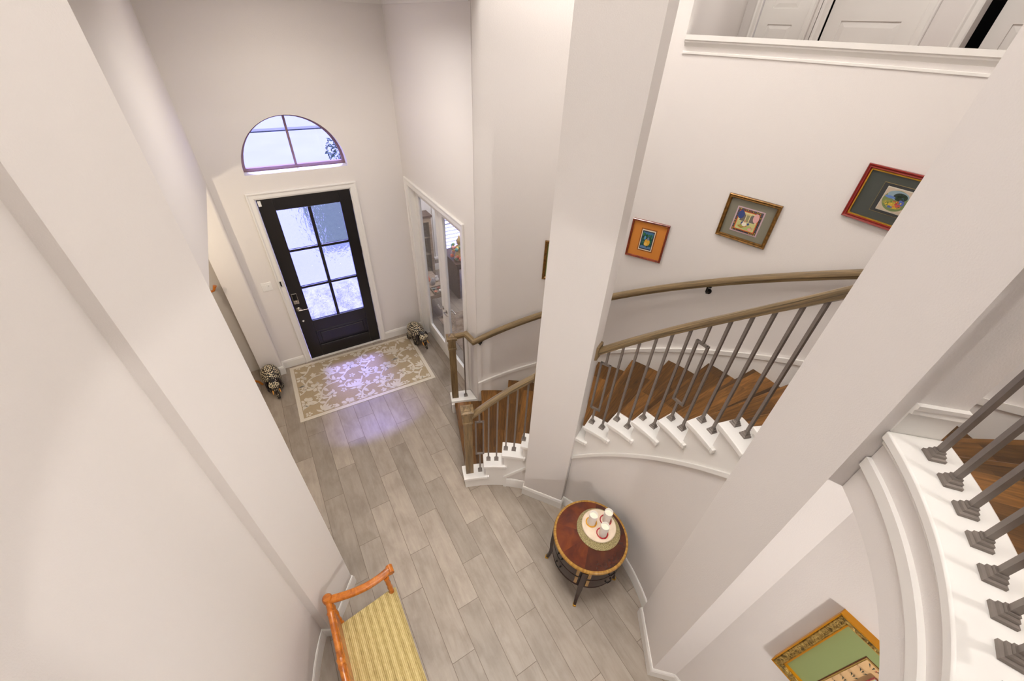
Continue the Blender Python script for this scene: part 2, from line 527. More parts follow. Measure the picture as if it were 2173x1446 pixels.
# hall end wall, 13 cm in front of the entry wall, soft corner
mb = MB()
pts = [(-0.755, 5.335), (-0.52, 5.335)]+[(-0.52+0.03*math.sin(rad(a)), 5.365-0.03*math.cos(rad(a))) for a in (15, 30, 45, 60, 75, 90)]+[(-0.49, 5.66), (-0.755, 5.66)]
mb.prism(pts, 0, CEILZ)
struct(mb, 'wall_hall_end', WALL, 'short white wall left of the front door, stepping forward', smooth=40)
mb = MB(); mb.box(-3.2, -0.755, 5.60, 5.70, 0, 2.75)
struct(mb, 'wall_hall_back', plain('hall_wall_shade', lin(205, 199, 193), 0.8), 'side hall wall, shade in its colour, in the gap beside the pier')  # hall shade is put into this darker wall colour
mb = MB(); mb.box(-3.3, -3.2, -2.7, 5.7, 0, CEILZ)
struct(mb, 'wall_hall_far', WALL, 'far wall of the left side hall')
mb = MB(); mb.box(-3.2, -0.62, 2.75, 2.87, 0, 2.75)
struct(mb, 'wall_hall_near', WALL, 'near wall of the left side hall')
mb = MB(); mb.box(-3.2, -0.62, 2.87, 5.66, 2.72, 2.80)
struct(mb, 'ceiling_hall', CEIL, 'ceiling of the left side hall', 'ceiling')

# left foyer wall with its opening
mb = MB()
mb.plate([(2.05, 0), (2.95, 0), (2.95, 2.69), (5.335, 2.69), (5.335, CEILZ), (2.05, CEILZ)], [], lambda y, z: (-0.49, y, z), lambda y, z: (-0.62, y, z))
struct(mb, 'wall_left', WALL, 'left foyer wall over the side hall opening')
# right foyer wall with the double door opening
FY0, FY1, FZ = 3.68, 5.30, 2.445
mb = MB()
mb.plate([(3.352, 0), (FY0, 0), (FY0, FZ), (FY1, FZ), (FY1, 0), (5.66, 0), (5.66, CEILZ), (3.352, CEILZ)], [], lambda y, z: (1.66, y, z), lambda y, z: (1.81, y, z))
struct(mb, 'wall_right', WALL, 'right foyer wall around the white glass double doors')

# curved outer stair wall: full height at its start, half wall upstairs
mb = MB()
mb.sector(2.55, 2.68, 65.4, 30.9, 0, CEILZ, 2)
mb.sector(2.55, 2.68, 30.9, -20, 0, 4.10, 2)
mb.sector(2.55, 2.68, -20, -46, 0, CEILZ, 2)
mb.sector(2.55, 2.68, -46, -134, 2.85, CEILZ, 2)
struct(mb, 'wall_stair', WALL, 'curved white wall behind the staircase hung with pictures', smooth=30)
mb = MB()
capprof = [(0.037, 4.04), (0.037, 4.052), (0.022, 4.058), (0.026, 4.075), (0.045, 4.098), (0.05, 4.104), (0.05, 4.112), (0.062, 4.118), (0.062, 4.146), (-0.20, 4.146), (-0.20, 4.104), (-0.13, 4.104), (-0.13, 4.04)]
ribbon(mb, arc(2.58, 30.75, -19.9), capprof)
struct(mb, 'trim_1', TRIM, 'white moulded cap along the upstairs half wall', 'trim', smooth=30)

# four piers around the rotunda
def pier(name, ts, r1, label):
    a, b = ts; m = (a+b)/2; d = 1.324
    def ch(t): return d/math.cos(rad(t-m))
    mb = MB(); mb.prism([P(ch(a), a), P(ch(b), b), P(r1, b), P(r1, a)], 0, CEILZ)
    struct(mb, name, WALL, label, 'column')
    return [P(r1, b), P(ch(b), b), P(ch(a), a), P(r1, a)]
pm = pier('column_middle', PM, 1.53, 'tall white square column between the two stair openings')
pr = pier('column_right', PR, 1.53, 'tall white square column at right, leaning into the upper corner')
pl = pier('column_left', PL, 1.62, 'tall white square column at left of the foyer')
ps = pier('column_back', PS, 1.62, 'white column of the rotunda beside the viewpoint')

# rotunda niches
mb = MB(); mb.sector(1.402, 1.52, 27.2, -24.6, 0, lambda t: zn(t)-0.40, 2)
mb.sector(1.402, 1.52, 55.2, 45.9, 0, lambda t: zn(t)-0.40, 2)
struct(mb, 'wall_niche', WALL, 'curved white wall under the stairs behind the round table', smooth=30)
mb = MB(); mb.sector(1.412, 1.55, 151.1, 207.4, 0, CEILZ, 2)
struct(mb, 'wall_bench', WALL, 'tall curved white wall behind the wooden bench', smooth=30)
mb = MB(); mb.box(1.70, 1.82, -1.9, 0.06, 0, 2.77)
struct(mb, 'wall_alcove', WALL, 'white alcove wall holding the green matted picture')
# fascia carrying the landing over the alcove
mb = MB(); mb.sector(1.402, 1.53, -43.5, -134, 2.77, 3.065, 2)
struct(mb, 'wall_fascia', WALL, 'curved white fascia under the upstairs landing', smooth=30)
mb = MB()
for a0, a1 in ((-43.6, -134),):
    mb.sector(1.385, 1.403, a0, a1, 2.915, 2.962, 2)
struct(mb, 'trim_2', TRIM, 'white band along the curved landing fascia', 'trim', smooth=30)
# ring header and ceilings
mb = MB(); mb.sector(1.34, 1.5, 45.7, 133.8, FOYZ, CEILZ, 2)
struct(mb, 'wall_header', WALL, 'curved header over the foyer side of the rotunda', smooth=30)
a_ = arc(1.42, 133.7, 45.8)
mb = MB(); mb.prism([(-0.60, 2.0), (-0.60, 5.56)]+[(1.72, 5.56), (1.72, 3.3)]+a_[::-1], FOYZ, FOYZ+0.1)
struct(mb, 'ceiling_foyer', CEIL, 'foyer ceiling', 'ceiling')
mb = MB(); mb.prism([P(1.45, 45.8), (1.66, 3.352), (1.60, 3.36), P(1.36, 46.5)], FOYZ, CEILZ)
struct(mb, 'wall_stair_header', WALL, 'header over the start of the stairs')
mb = MB(); mb.prism([(-3.2, -2.6), (7.2, -2.6), (7.2, 5.7), (-3.2, 5.7)], CEILZ, CEILZ+0.1)
struct(mb, 'ceiling', CEIL, 'high rotunda ceiling', 'ceiling')
mb = MB(); mb.box(-3.2, 1.82, -2.7, -2.55, 0, CEILZ)
struct(mb, 'wall_back', WALL, 'back wall of the lower hall')
mb = MB(); mb.prism([(1.82, -2.6), (3.2, -2.6), (3.2, -0.86), (2.44, -0.86), (2.44, -0.96), (3.1, -0.96), (3.1, -2.5), (1.82, -2.5)], 0, 2.95)
struct(mb, 'wall_lower_right', WALL, 'right wall of the lower hall')

# study beyond the double doors
mb = MB(); mb.plate([(1.81, 0), (5.0, 0), (5.0, 2.75), (1.81, 2.75)], [[(2.78, 0.30), (4.35, 0.30), (4.35, 2.25), (2.78, 2.25)]], lambda x, z: (x, 7.30, z), lambda x, z: (x, 7.45, z))
struct(mb, 'wall_study_front', WALL, 'study window wall seen through the double doors')
mb = MB(); mb.box(1.70, 1.81, 5.66, 7.45, 0, 2.75)
struct(mb, 'wall_study_left', WALL, 'study side wall next to the porch')
mb = MB(); mb.box(5.0, 5.1, 3.62, 7.45, 0, 2.75)
struct(mb, 'wall_study_right', WALL, 'far study wall')
mb = MB(); mb.box(1.81, 5.1, 3.62, 7.45, 2.75, 2.85)
struct(mb, 'ceiling_study', CEIL, 'study ceiling', 'ceiling')
mb = MB(); mb.box(1.81, 5.0, 3.62, 3.66, 0, 2.75)
struct(mb, 'wall_study_back', WALL, 'back study wall')

# upstairs hall
mb = MB(); mb.prism(arc(2.67, 58, -20)+[(3.1, -0.95), (6.9, -0.95), (6.9, 4.75), (2.0, 4.75)], 2.90, F2)
struct(mb, 'floor_upper', plain('upper_floor_wood', lin(120, 74, 36), 0.4, vary=0.15, scale=6), 'upstairs hall floor', 'floor')
mb = MB(); mb.prism([P(2.55, 31.2), (6.66, 4.63), (6.66, 4.82), (1.8, 4.82), (1.8, 3.65), P(2.66, 50), P(2.66, 40), P(2.66, 34)], F2, CEILZ)
struct(mb, 'wall_upper_left', WALL, 'upstairs hall wall left of the closet door')
mb = MB(); mb.plate([(2.99, F2), (4.72, F2), (4.72, CEILZ), (2.99, CEILZ)], [[(3.70, F2+.002), (4.36, F2+.002), (4.36, F2+2.44), (3.70, F2+2.44)]], lambda y, z: (6.60, y, z), lambda y, z: (6.72, y, z))
struct(mb, 'wall_upper_closet', WALL, 'set back upstairs wall around the narrow closet door')
mb = MB(); mb.box(5.55, 6.62, 2.90, 3.0, F2, CEILZ)
struct(mb, 'wall_upper_return', WALL, 'short upstairs wall beside the closet')
mb = MB(); mb.plate([(-0.95, F2), (3.0, F2), (3.0, CEILZ), (-0.95, CEILZ)], [[(2.07, F2+.002), (2.90, F2+.002), (2.90, F2+2.44), (2.07, F2+2.44)], [(0.86, F2+.002), (1.69, F2+.002), (1.69, F2+2.44), (0.86, F2+2.44)]], lambda y, z: (5.55, y, z), lambda y, z: (5.67, y, z))
struct(mb, 'wall_upper_doors', WALL, 'upstairs wall with the wide white door')
mb = MB(); mb.box(6.85, 6.95, -0.95, 3.0, F2, CEILZ)
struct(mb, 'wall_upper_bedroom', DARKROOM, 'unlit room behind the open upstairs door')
mb = MB(); mb.box(2.9, 6.95, -1.05, -0.95, F2, CEILZ)
struct(mb, 'wall_upper_right', WALL, 'right end wall of the upstairs hall')

# ------------------------------------------------------------------ baseboards and trims
mb = MB(); ribbon(mb, [(DX0-0.075, 5.46), (-0.49, 5.46), (-0.49, 5.335), (-0.755, 5.335)][::-1], BASE_PROF)
struct(mb, 'baseboard_front_left', TRIM, 'white baseboard left of the front door', 'baseboard')
mb = MB(); ribbon(mb, [(DX1+0.075, 5.46), (1.66, 5.46), (1.66, FY1+0.09)], BASE_PROF)
struct(mb, 'baseboard_front_right', TRIM, 'white baseboard right of the front door', 'baseboard')
mb = MB(); ribbon(mb, [pm[0], pm[1], pm[2], pm[3]], BASE_PROF)
struct(mb, 'baseboard_middle_column', TRIM, 'white baseboard around the middle column', 'baseboard')
mb = MB(); ribbon(mb, pr, BASE_PROF)
struct(mb, 'baseboard_right_column', TRIM, 'white baseboard around the right column', 'baseboard')
mb = MB(); ribbon(mb, [P(1.412, 180), P(1.412, 175), P(1.412, 170), P(1.412, 165), P(1.412, 160), P(1.412, 155), P(1.412, 151.2)]+pl[1:], BASE_PROF)
struct(mb, 'baseboard_left_column', TRIM, 'white baseboard around the left column and behind the bench', 'baseboard', smooth=30)
mb = MB(); ribbon(mb, arc(1.402, 27.2, -24.6), [(-0.002, 0), (0.016, 0), (0.016, 0.105), (0.012, 0.118), (0.012, 0.126), (0.005, 0.138), (-0.002, 0.138)])
struct(mb, 'baseboard_niche', TRIM, 'curved white baseboard behind the round table', 'baseboard', smooth=30)
mb = MB(); ribbon(mb, arc(1.402, 55.0, 45.9), BASE_PROF)
struct(mb, 'baseboard_stair', TRIM, 'short white baseboard beside the middle column', 'baseboard', smooth=30)
mb = MB(); ribbon(mb, [(1.70, 0.0), (1.70, -1.9)], BASE_PROF)
struct(mb, 'baseboard_alcove', TRIM, 'white baseboard below the green picture', 'baseboard')
mb = MB(); ribbon(mb, [(1.81, 7.30), (5.0, 7.30)], BASE_PROF)
struct(mb, 'baseboard_study', TRIM, 'white baseboard under the study window', 'baseboard')
# crown ledge high on the entry wall
mb = MB(); mb.sweep([(-0.49, 5.46, 4.27), (1.66, 5.46, 4.27), (1.66, 3.36, 4.27)], [(-.002, 0), (0.012, 0), (0.018, 0.03), (0.06, 0.10), (0.085, 0.115), (0.085, 0.15), (-.002, 0.15)])
struct(mb, 'trim_3', TRIM, 'white crown moulding at the foyer ceiling', 'trim')
# door casings
def casing(mb, a, b, h, w, fn, t=CASE_T):
    """casing around an opening a..b of height h; fn(u, out, z) places a point"""
    prof = [(0.0, 0.0), (0.0, t*0.55), (0.012, t*0.8), (w*0.6, t*0.75), (w*0.78, t*1.25), (w-0.006, t*1.25), (w, t*0.9), (w, 0.0)]
    rows = []
    for (u, z, du, dz) in ((a, 0.0, -1, 0), (a, h, -1, 1), (b, h, 1, 1), (b, 0.0, 1, 0)):
        rows.append([fn(u+du*q, o, z+dz*q) for q, o in prof])
    m = len(prof); v = [p for r in rows for p in r]; f = []
    for i in range(3):
        for k in range(m): f.append((i*m+k, i*m+(k+1) % m, (i+1)*m+(k+1) % m, (i+1)*m+k))
    f.append(tuple(range(m))); f.append(tuple(3*m+k for k in range(m)))
    mb.add(v, f)
mb = MB(); casing(mb, DX0-0.004, DX1+0.004, DZ1+0.004, 0.076, lambda u, o, z: (u, 5.46-o, z))
mb.box(DX0, DX0+0.006, 5.46, 5.64, 0, DZ1); mb.box(DX1-0.006, DX1, 5.46, 5.64, 0, DZ1); mb.box(DX0, DX1, 5.46, 5.64, DZ1-0.006, DZ1)
mb.box(DX0, DX1, 5.452, 5.64, -0.01, 0.012)
struct(mb, 'trim_4', TRIM, 'white casing around the black front door', 'trim')
mb = MB(); casing(mb, FY0, FY1, FZ, 0.09, lambda u, o, z: (1.66-o, u, z))
mb.box(1.66, 1.81, FY0, FY0+0.012, 0, FZ); mb.box(1.66, 1.81, FY1-0.012, FY1, 0, FZ); mb.box(1.66, 1.81, FY0, FY1, FZ-0.012, FZ)
struct(mb, 'trim_5', TRIM, 'white casing around the glass double doors', 'trim')
mb = MB(); casing(mb, 2.78, 4.35, 1.95, 0.09, lambda u, o, z: (u, 7.30-o, 0.30+z)); mb.box(2.66, 4.47, 7.24, 7.31, 0.26, 0.30); mb.box(2.69, 4.44, 7.28, 7.31, 0.18, 0.26)
struct(mb, 'trim_6', TRIM, 'white casing and sill of the study window', 'trim')
for k, (x, y0, y1) in enumerate(((6.60, 3.70, 4.36), (5.55, 2.07, 2.90), (5.55, 0.86, 1.69))):
    mb = MB(); casing(mb, y0, y1, 2.44, 0.085, lambda u, o, z: (x-o, u, F2+z))
    struct(mb, 'trim_%d' % (7+k), TRIM, ['white casing of the narrow upstairs closet door', 'white casing of the wide upstairs door', 'white casing of the open upstairs door'][k], 'trim')

# ------------------------------------------------------------------ front door
fd = thing('door_1', 'black front door with six wavy glass panes and a lower panel', 'door', ((DX0+DX1)/2, 5.50, 0), kind='structure')
y0, y1 = 5.482, 5.526
GX0, GX1, GZ0, GZ1 = 0.073, 0.812, 0.667, 2.285
L0, L1 = DX0+0.009, DX1-0.009
mb = MB()
mb.box(L0, GX0, y0, y1, 0.014, 2.438); mb.box(GX1, L1, y0, y1, 0.014, 2.438)
mb.box(GX0, GX1, y0, y1, GZ1, 2.438); mb.box(GX0, GX1, y0, y1, 0.478, GZ0); mb.box(GX0, GX1, y0, y1, 0.014, 0.205)
mb.build('leaf', ESPRESSO, fd, bevel=0.004)
mb = MB(); mb.box(GX0, GX1, y0+0.016, y1-0.008, 0.205, 0.478)
mb.box(GX0+0.055, GX1-0.055, y0+0.008, y1-0.01, 0.25, 0.433)
mb.build('panel', ESPRESSO, fd, bevel=0.008)
mb = MB()
for (a0, a1, b0, b1) in ((GX0, GX1, 0.205, 0.219), (GX0, GX1, 0.464, 0.478), (GX0, GX0+0.014, 0.205, 0.478), (GX1-0.014, GX1, 0.205, 0.478)):
    mb.box(a0, a1, y0-0.004, y0+0.017, b0, b1)
mb.build('panel_moulding', ESPRESSO, fd, bevel=0.004)
VM, H1, H2 = 0.4415, 1.214, 1.755
for (a0, a1, b0, b1) in ((VM-0.02, VM+0.02, GZ0, GZ1), (GX0, VM-0.02, H1-0.018, H1+0.018), (VM+0.02, GX1, H1-0.018, H1+0.018), (GX0, VM-0.02, H2-0.018, H2+0.018), (VM+0.02, GX1, H2-0.018, H2+0.018)):
    mb = MB(); mb.box(a0, a1, y0+0.002, y1-0.004, b0, b1); mb.build('muntin', ESPRESSO, fd, bevel=0.006)
for (a0, a1) in ((GX0, VM-0.02), (VM+0.02, GX1)):
    for (b0, b1) in ((GZ0, H1-0.018), (H1+0.018, H2-0.018), (H2+0.018, GZ1)):
        mb = MB(); mb.box(a0, a1, 5.502, 5.508, b0, b1); mb.build('pane', WAVYGLASS, fd)
hx = -0.044
mb = MB(MATS_ROT := Matrix.Translation((hx, y0, 0.905)) @ Matrix.Rotation(rad(90), 4, 'X'))
mb.lathe([(0.0, 0.0), (0.033, 0.0), (0.033, 0.008), (0.024, 0.012), (0.012, 0.014), (0.011, 0.045), (0.0, 0.045)], seg=20)
mb.M = None
mb.tube([(hx-0.004, y0-0.043, 0.905), (hx+0.03, y0-0.046, 0.903), (hx+0.12, y0-0.040, 0.898)], [0.010, 0.009, 0.007], 10)
mb.build('handle', CHROME, fd, smooth=40)
mb = MB(); mb.box(hx-0.035, hx+0.035, y0-0.024, y0, 1.0, 1.165)
k_ = mb.build('keypad_lock', CHROME, fd, bevel=0.008)
k_['label'] = 'silver keypad lock with a black face'
mb = MB(); mb.box(hx-0.027, hx+0.027, y0-0.027, y0-0.022, 1.062, 1.16); mb.build('lock_face', BLACK, k_, bevel=0.002)
mb = MB(Matrix.Translation((hx+0.003, y0-0.024, 1.03)) @ Matrix.Rotation(rad(90), 4, 'X')); mb.lathe([(0, 0), (0.018, 0), (0.016, 0.012), (0, 0.012)], seg=16); mb.build('thumb_turn', CHROME, k_, smooth=40)
mb = MB(Matrix.Translation((hx+0.006, y0, 0.70)) @ Matrix.Rotation(rad(90), 4, 'X')); mb.lathe([(0, 0), (0.014, 0), (0.012, 0.006), (0, 0.006)], seg=16); mb.build('deadbolt_cap', WHITE, fd, smooth=40)
for z in (0.30, 0.95, 1.605, 2.245):
    mb = MB(); mb.tube([(DX1-0.002, y0-0.006, z-0.05), (DX1-0.002, y0-0.006, z+0.05)], 0.008, 8); mb.build('hinge', CHROME, fd, smooth=40)
mb = MB(); mb.box(DX0+0.018, DX0+0.052, y0-0.016, y0, 2.36, 2.425); mb.build('contact_sensor', WHITE, fd, bevel=0.003)
mb = MB(); mb.box(-0.162, -0.128, 5.425, 5.437, 1.325, 1.405)
cb = tag(mb.build('door_chime', WHITE, origin='base', bevel=0.003), 'small white chime button on the front door casing', 'door chime')
mb = MB(); mb.box(-0.157, -0.139, 5.4235, 5.4255, 1.33, 1.40); mb.build('sensor_face', BLACK, cb)

# arched window
w1 = thing('window_1', 'half round window with bronze frame above the front door', 'window', (AX, 5.62, AZ), kind='structure')
mb = MB()
def arch3(r, zlo): return [(AX-r, zlo), (AX+r, zlo)]+[(AX+r*math.cos(PI*i/28), AZ+0.02+r*math.sin(PI*i/28)) for i in range(29)]
mb.plate(arch3(AR-0.001, AZ+0.001), [arch3(AR-0.030, AZ+0.036)], lambda x, z: (x, 5.60, z), lambda x, z: (x, 5.65, z))
mb.build('frame', BRONZE, w1)
mb = MB(); mb.box(AX-0.012, AX+0.012, 5.605, 5.64, AZ+0.04, AZ+AR-0.015); mb.build('mullion', BRONZE, w1)
mb = MB(); mb.plate(arch3(AR-0.028, AZ+0.034), [], lambda x, z: (x, 5.625, z), lambda x, z: (x, 5.631, z)); mb.build('pane', GLASS, w1)

# study window with blind
w2 = thing('window_2', 'study window covered by a white slatted blind', 'window', (3.565, 7.38, 0.30), kind='structure')
mb = MB(); mb.plate([(2.78, 0.30), (4.35, 0.30), (4.35, 2.25), (2.78, 2.25)], [[(2.84, 0.36), (4.29, 0.36), (4.29, 2.19), (2.84, 2.19)]], lambda x, z: (x, 7.37, z), lambda x, z: (x, 7.42, z)); mb.build('frame', TRIM, w2)
mb = MB(); mb.box(2.84, 4.29, 7.39, 7.396, 0.36, 2.19); mb.build('pane', GLASS, w2)
mb = MB()
z = 0.345
while z < 2.2:
    c, s_ = math.cos(rad(24)), math.sin(rad(24))
    a, b = 0.038*c, 0.038*s_
    mb.add([(2.80, 7.335-a, z-b), (4.33, 7.335-a, z-b), (4.33, 7.335+a, z+b), (2.80, 7.335+a, z+b), (2.80, 7.335-a+.003, z-b-.003), (4.33, 7.335-a+.003, z-b-.003), (4.33, 7.335+a+.003, z+b-.003), (2.80, 7.335+a+.003, z+b-.003)],
           [(0, 1, 2, 3), (7, 6, 5, 4), (0, 4, 5, 1), (1, 5, 6, 2), (2, 6, 7, 3), (3, 7, 4, 0)])
    z += 0.078
mb.build('blind', WHITE, w2)

# white glass double doors
for k, (a, b, hside) in enumerate(((4.493, FY1-0.014, 0), (FY0+0.014, 4.487, 1))):
    d = thing('door_%d' % (2+k), ['left white glass leaf of the double doors, nearer the front door', 'right white glass leaf of the double doors, nearer the stairs'][k], 'door', (1.757, (a+b)/2, 0), kind='structure')
    x0, x1 = 1.737, 1.777
    mb = MB()
    mb.box(x0, x1, a, a+0.105, 0.01, 2.43); mb.box(x0, x1, b-0.105, b, 0.01, 2.43)
    mb.box(x0, x1, a+0.105, b-0.105, 2.33, 2.43); mb.box(x0, x1, a+0.105, b-0.105, 0.01, 0.25)
    mb.build('leaf', TRIM, d, bevel=0.003)
    mb = MB(); mb.box(1.754, 1.760, a+0.105, b-0.105, 0.25, 2.33); mb.build('pane', GLASS, d)
    ym = a+0.055 if k == 0 else b-0.055
    dr = 1 if k == 0 else -1
    for sx_ in (-1, 1):
        xs = x0 if sx_ < 0 else x1
        mb = MB(Matrix.Translation((xs, ym, 0.93)) @ Matrix.Rotation(rad(90*sx_), 4, 'Y')); mb.lathe([(0, 0), (0.027, 0), (0.026, 0.008), (0.010, 0.012), (0.009, 0.045), (0, 0.045)], seg=16)
        mb.M = None
        xx = xs+sx_*0.043
        mb.tube([(xx, ym-dr*0.006, 0.93), (xx, ym+dr*0.05, 0.93), (xx, ym+dr*0.105, 0.93), (xx-sx_*0.012, ym+dr*0.115, 0.93)], [0.009, 0.008, 0.007, 0.006], 10)
        mb.build('handle', CHROME, d, smooth=40)

# upstairs doors
def panel_door(d, x, a, b, z0, h, panels, mat, x_t=0.04):
    mb = MB(); mb.plate([(a, z0), (b, z0), (b, z0+h), (a, z0+h)], [[(p0, q0), (p1, q0), (p1, q1), (p0, q1)] for p0, p1, q0, q1 in panels], lambda y, z: (x, y, z), lambda y, z: (x+x_t, y, z))
    mb.build('leaf', mat, d, bevel=0.002)
    for p0, p1, q0, q1 in panels:
        e = 0.05
        v = [(x+.012, p0, q0), (x+.012, p1, q0), (x+.012, p1, q1), (x+.012, p0, q1), (x+.003, p0+e, q0+e), (x+.003, p1-e, q0+e), (x+.003, p1-e, q1-e), (x+.003, p0+e, q1-e),
             (x+.03, p0, q0), (x+.03, p1, q0), (x+.03, p1, q1), (x+.03, p0, q1)]
        mb = MB(); mb.add(v, [(4, 5, 6, 7), (0, 1, 5, 4), (1, 2, 6, 5), (2, 3, 7, 6), (3, 0, 4, 7), (11, 10, 9, 8), (0, 8, 9, 1), (1, 9, 10, 2), (2, 10, 11, 3), (3, 11, 8, 0)])
        mb.build('panel', mat, d)
d4 = thing('door_4', 'narrow white closet door upstairs, leftmost over the half wall', 'door', (6.63, 4.03, F2), kind='structure')
panel_door(d4, 6.615, 3.712, 4.35, F2+0.008, 2.425, [(3.86, 4.20, F2+0.25, F2+1.20), (3.86, 4.20, F2+1.37, F2+2.28)], TRIM)
d5 = thing('door_5', 'wide white upstairs door with one large lower panel', 'door', (5.58, 2.485, F2), kind='structure')
panel_door(d5, 5.565, 2.08, 2.89, F2+0.008, 2.425, [(2.22, 2.75, F2+0.25, F2+1.215), (2.22, 2.75, F2+1.38, F2+2.28)], TRIM)
d6 = thing('door_6', 'upstairs door standing ajar onto a dark room at far right', 'door', (5.64, 0.875, F2), kind='structure')
panel_door(d6, 5.62, 0.87, 1.61, F2+0.008, 2.425, [(1.01, 1.48, F2+0.25, F2+1.215), (1.01, 1.48, F2+1.38, F2+2.28)], TRIM)
d6.rotation_euler = (0, 0, rad(-7))

# ------------------------------------------------------------------ curved staircase
st = thing('staircase', 'curved staircase with walnut treads and white stepped sides', 'staircase', P(1.9, 15, 0), kind='structure')
for k in range(1, 16):
    a = NOSE(k); b = NOSE(k+1)-1.1; z = RISE*k
    mb = MB(); mb.sector(1.552, 2.532, a, b, z-0.036, z, 2)
    mb.build('tread', TREAD, st, bevel=0.006)
    mb = MB(); mb.sector(1.44, 2.54, a-0.75, a-1.1, RISE*(k-1), z-0.034, 2)
    mb.build('riser', TREAD, st)
    a2 = 73.9 if k == 1 else a+0.5
    if k == 15: b = -42.4
    mb = MB()
    mb.sector(1.372, 1.5535, a2, b-0.0, z-0.034, z+0.002, 2)                       # white return cap
    mb.sector(1.372, 1.400, b-0.0, b-0.9, z-0.034, z+0.002, 2)                    # its returned end
    mb.sector(1.383, 1.402, a2-0.5, b-0.5, z-0.056, z-0.034, 2)                    # scotia under it
    mb.build('tread_return', TRIM, st, bevel=0.005)
mb = MB(); mb.sector(1.44, 2.54, NOSE(16)-0.75, NOSE(16)-1.1, RISE*15, F2-0.03); mb.build('riser', TREAD, st)
mb = MB()
for k in range(1, 16):
    a, b = NOSE(k)-0.5, max(-43.0, NOSE(k+1)-0.5)
    if k == 1: a = 73.3
    if b > 55: mb.sector(1.397, 1.55, a, b, 0.0, RISE*k-0.034, 1.4)
    elif a > 55:
        mb.sector(1.397, 1.55, a, 55.0, 0.0, RISE*k-0.034, 1.4); mb.sector(1.397, 1.55, 55.0, b, (lambda t: zn(t)-0.45), RISE*k-0.034, 1.4)
    else: mb.sector(1.397, 1.55, a, b, (lambda t: zn(t)-0.45), RISE*k-0.034, 1.4)
mb.build('stringer', TRIM, st, smooth=30)
mb = MB(); mb.sector(1.381, 1.40, 27.25, -24.65, lambda t: zn(t)-0.455, lambda t: zn(t)-0.415, 2)
mb.sector(1.381, 1.40, 55.8, 45.9, lambda t: zn(t)-0.455, lambda t: zn(t)-0.415, 2)
mb.sector(1.381, 1.40, 55.8, 54.4, 0, lambda t: zn(t)-0.43, 2)
mb.build('stringer_band', TRIM, st, smooth=30)
mb = MB()
mb.sector(2.532, 2.552, 65.2, -46.9, lambda t: max(0.0, zn(t)-0.35), lambda t: zn(t)+0.148, 2)
mb.sector(2.532, 2.552, -46.9, -133, F2-0.2, F2+0.15, 3)
mb.build('wall_skirt', TRIM, st, smooth=30)
mb = MB()
mb.sector(2.522, 2.535, 65.2, -46.9, lambda t: zn(t)+0.108, lambda t: zn(t)+0.152, 2)
mb.sector(2.522, 2.535, -46.9, -133, F2+0.11, F2+0.154, 3)
mb.sector(2.522, 2.535, 65.2, 64.25, 0.194, lambda t: zn(t)+0.13, 2)
mb.build('skirt_cap', TRIM, st, smooth=30)
# white block under the far newel
n2 = [P(2.56, 73.2), P(2.738, 73.2), (1.655, 3.56), (1.655, 3.36), (1.63, 3.37)]
mb = MB(); mb.prism(n2, 0.160, 0.196); c_ = Vector((1.50, 3.48))
n2b = [tuple(Vector(p)*0.86+c_*0.14) for p in n2]
n2b[2] = (1.655, 3.54); n2b[3] = (1.655, 3.37)
mb.prism(n2b, 0.0, 0.16)
mb.build('newel_plinth', TRIM, st, bevel=0.004)
mb = MB(); mb.sector(2.535, 2.58, 73.2, 65.4, 0.0, 0.158); mb.build('end_skirt', TRIM, st)

# upstairs landing
la = thing('landing', 'upstairs landing with walnut boards and a curved white curb', 'landing', P(1.9, -70, F2), kind='structure')
mb = MB(); mb.sector(1.5535, 2.532, NOSE(16), -134, F2-0.04, F2, 2); mb.build('boards', TREAD, la)
mb = MB(); mb.sector(1.372, 1.556, -43.6, -134, F2-0.036, F2+0.002, 1.5); mb.sector(1.386, 1.402, -43.6, -134, F2-0.06, F2-0.036, 2); mb.build('curb', TRIM, la, bevel=0.006, smooth=30)
# moulding on the column's landing side
ux, uy = math.cos(rad(-43.4)), math.sin(rad(-43.4))
mb = MB()
p0, p1 = P(1.385, -43.4), P(1.535, -43.4)
mb.sweep([(p0[0], p0[1], F2), (p1[0], p1[1], F2)], [(-.002, 0), (0.006, 0), (0.006, 0.095), (0.016, 0.10), (0.012, 0.115), (0.018, 0.125), (0.018, 0.138), (-.002, 0.138)])
struct(mb, 'baseboard_landing', TRIM, 'short moulded white baseboard on the right column at the landing', 'baseboard')

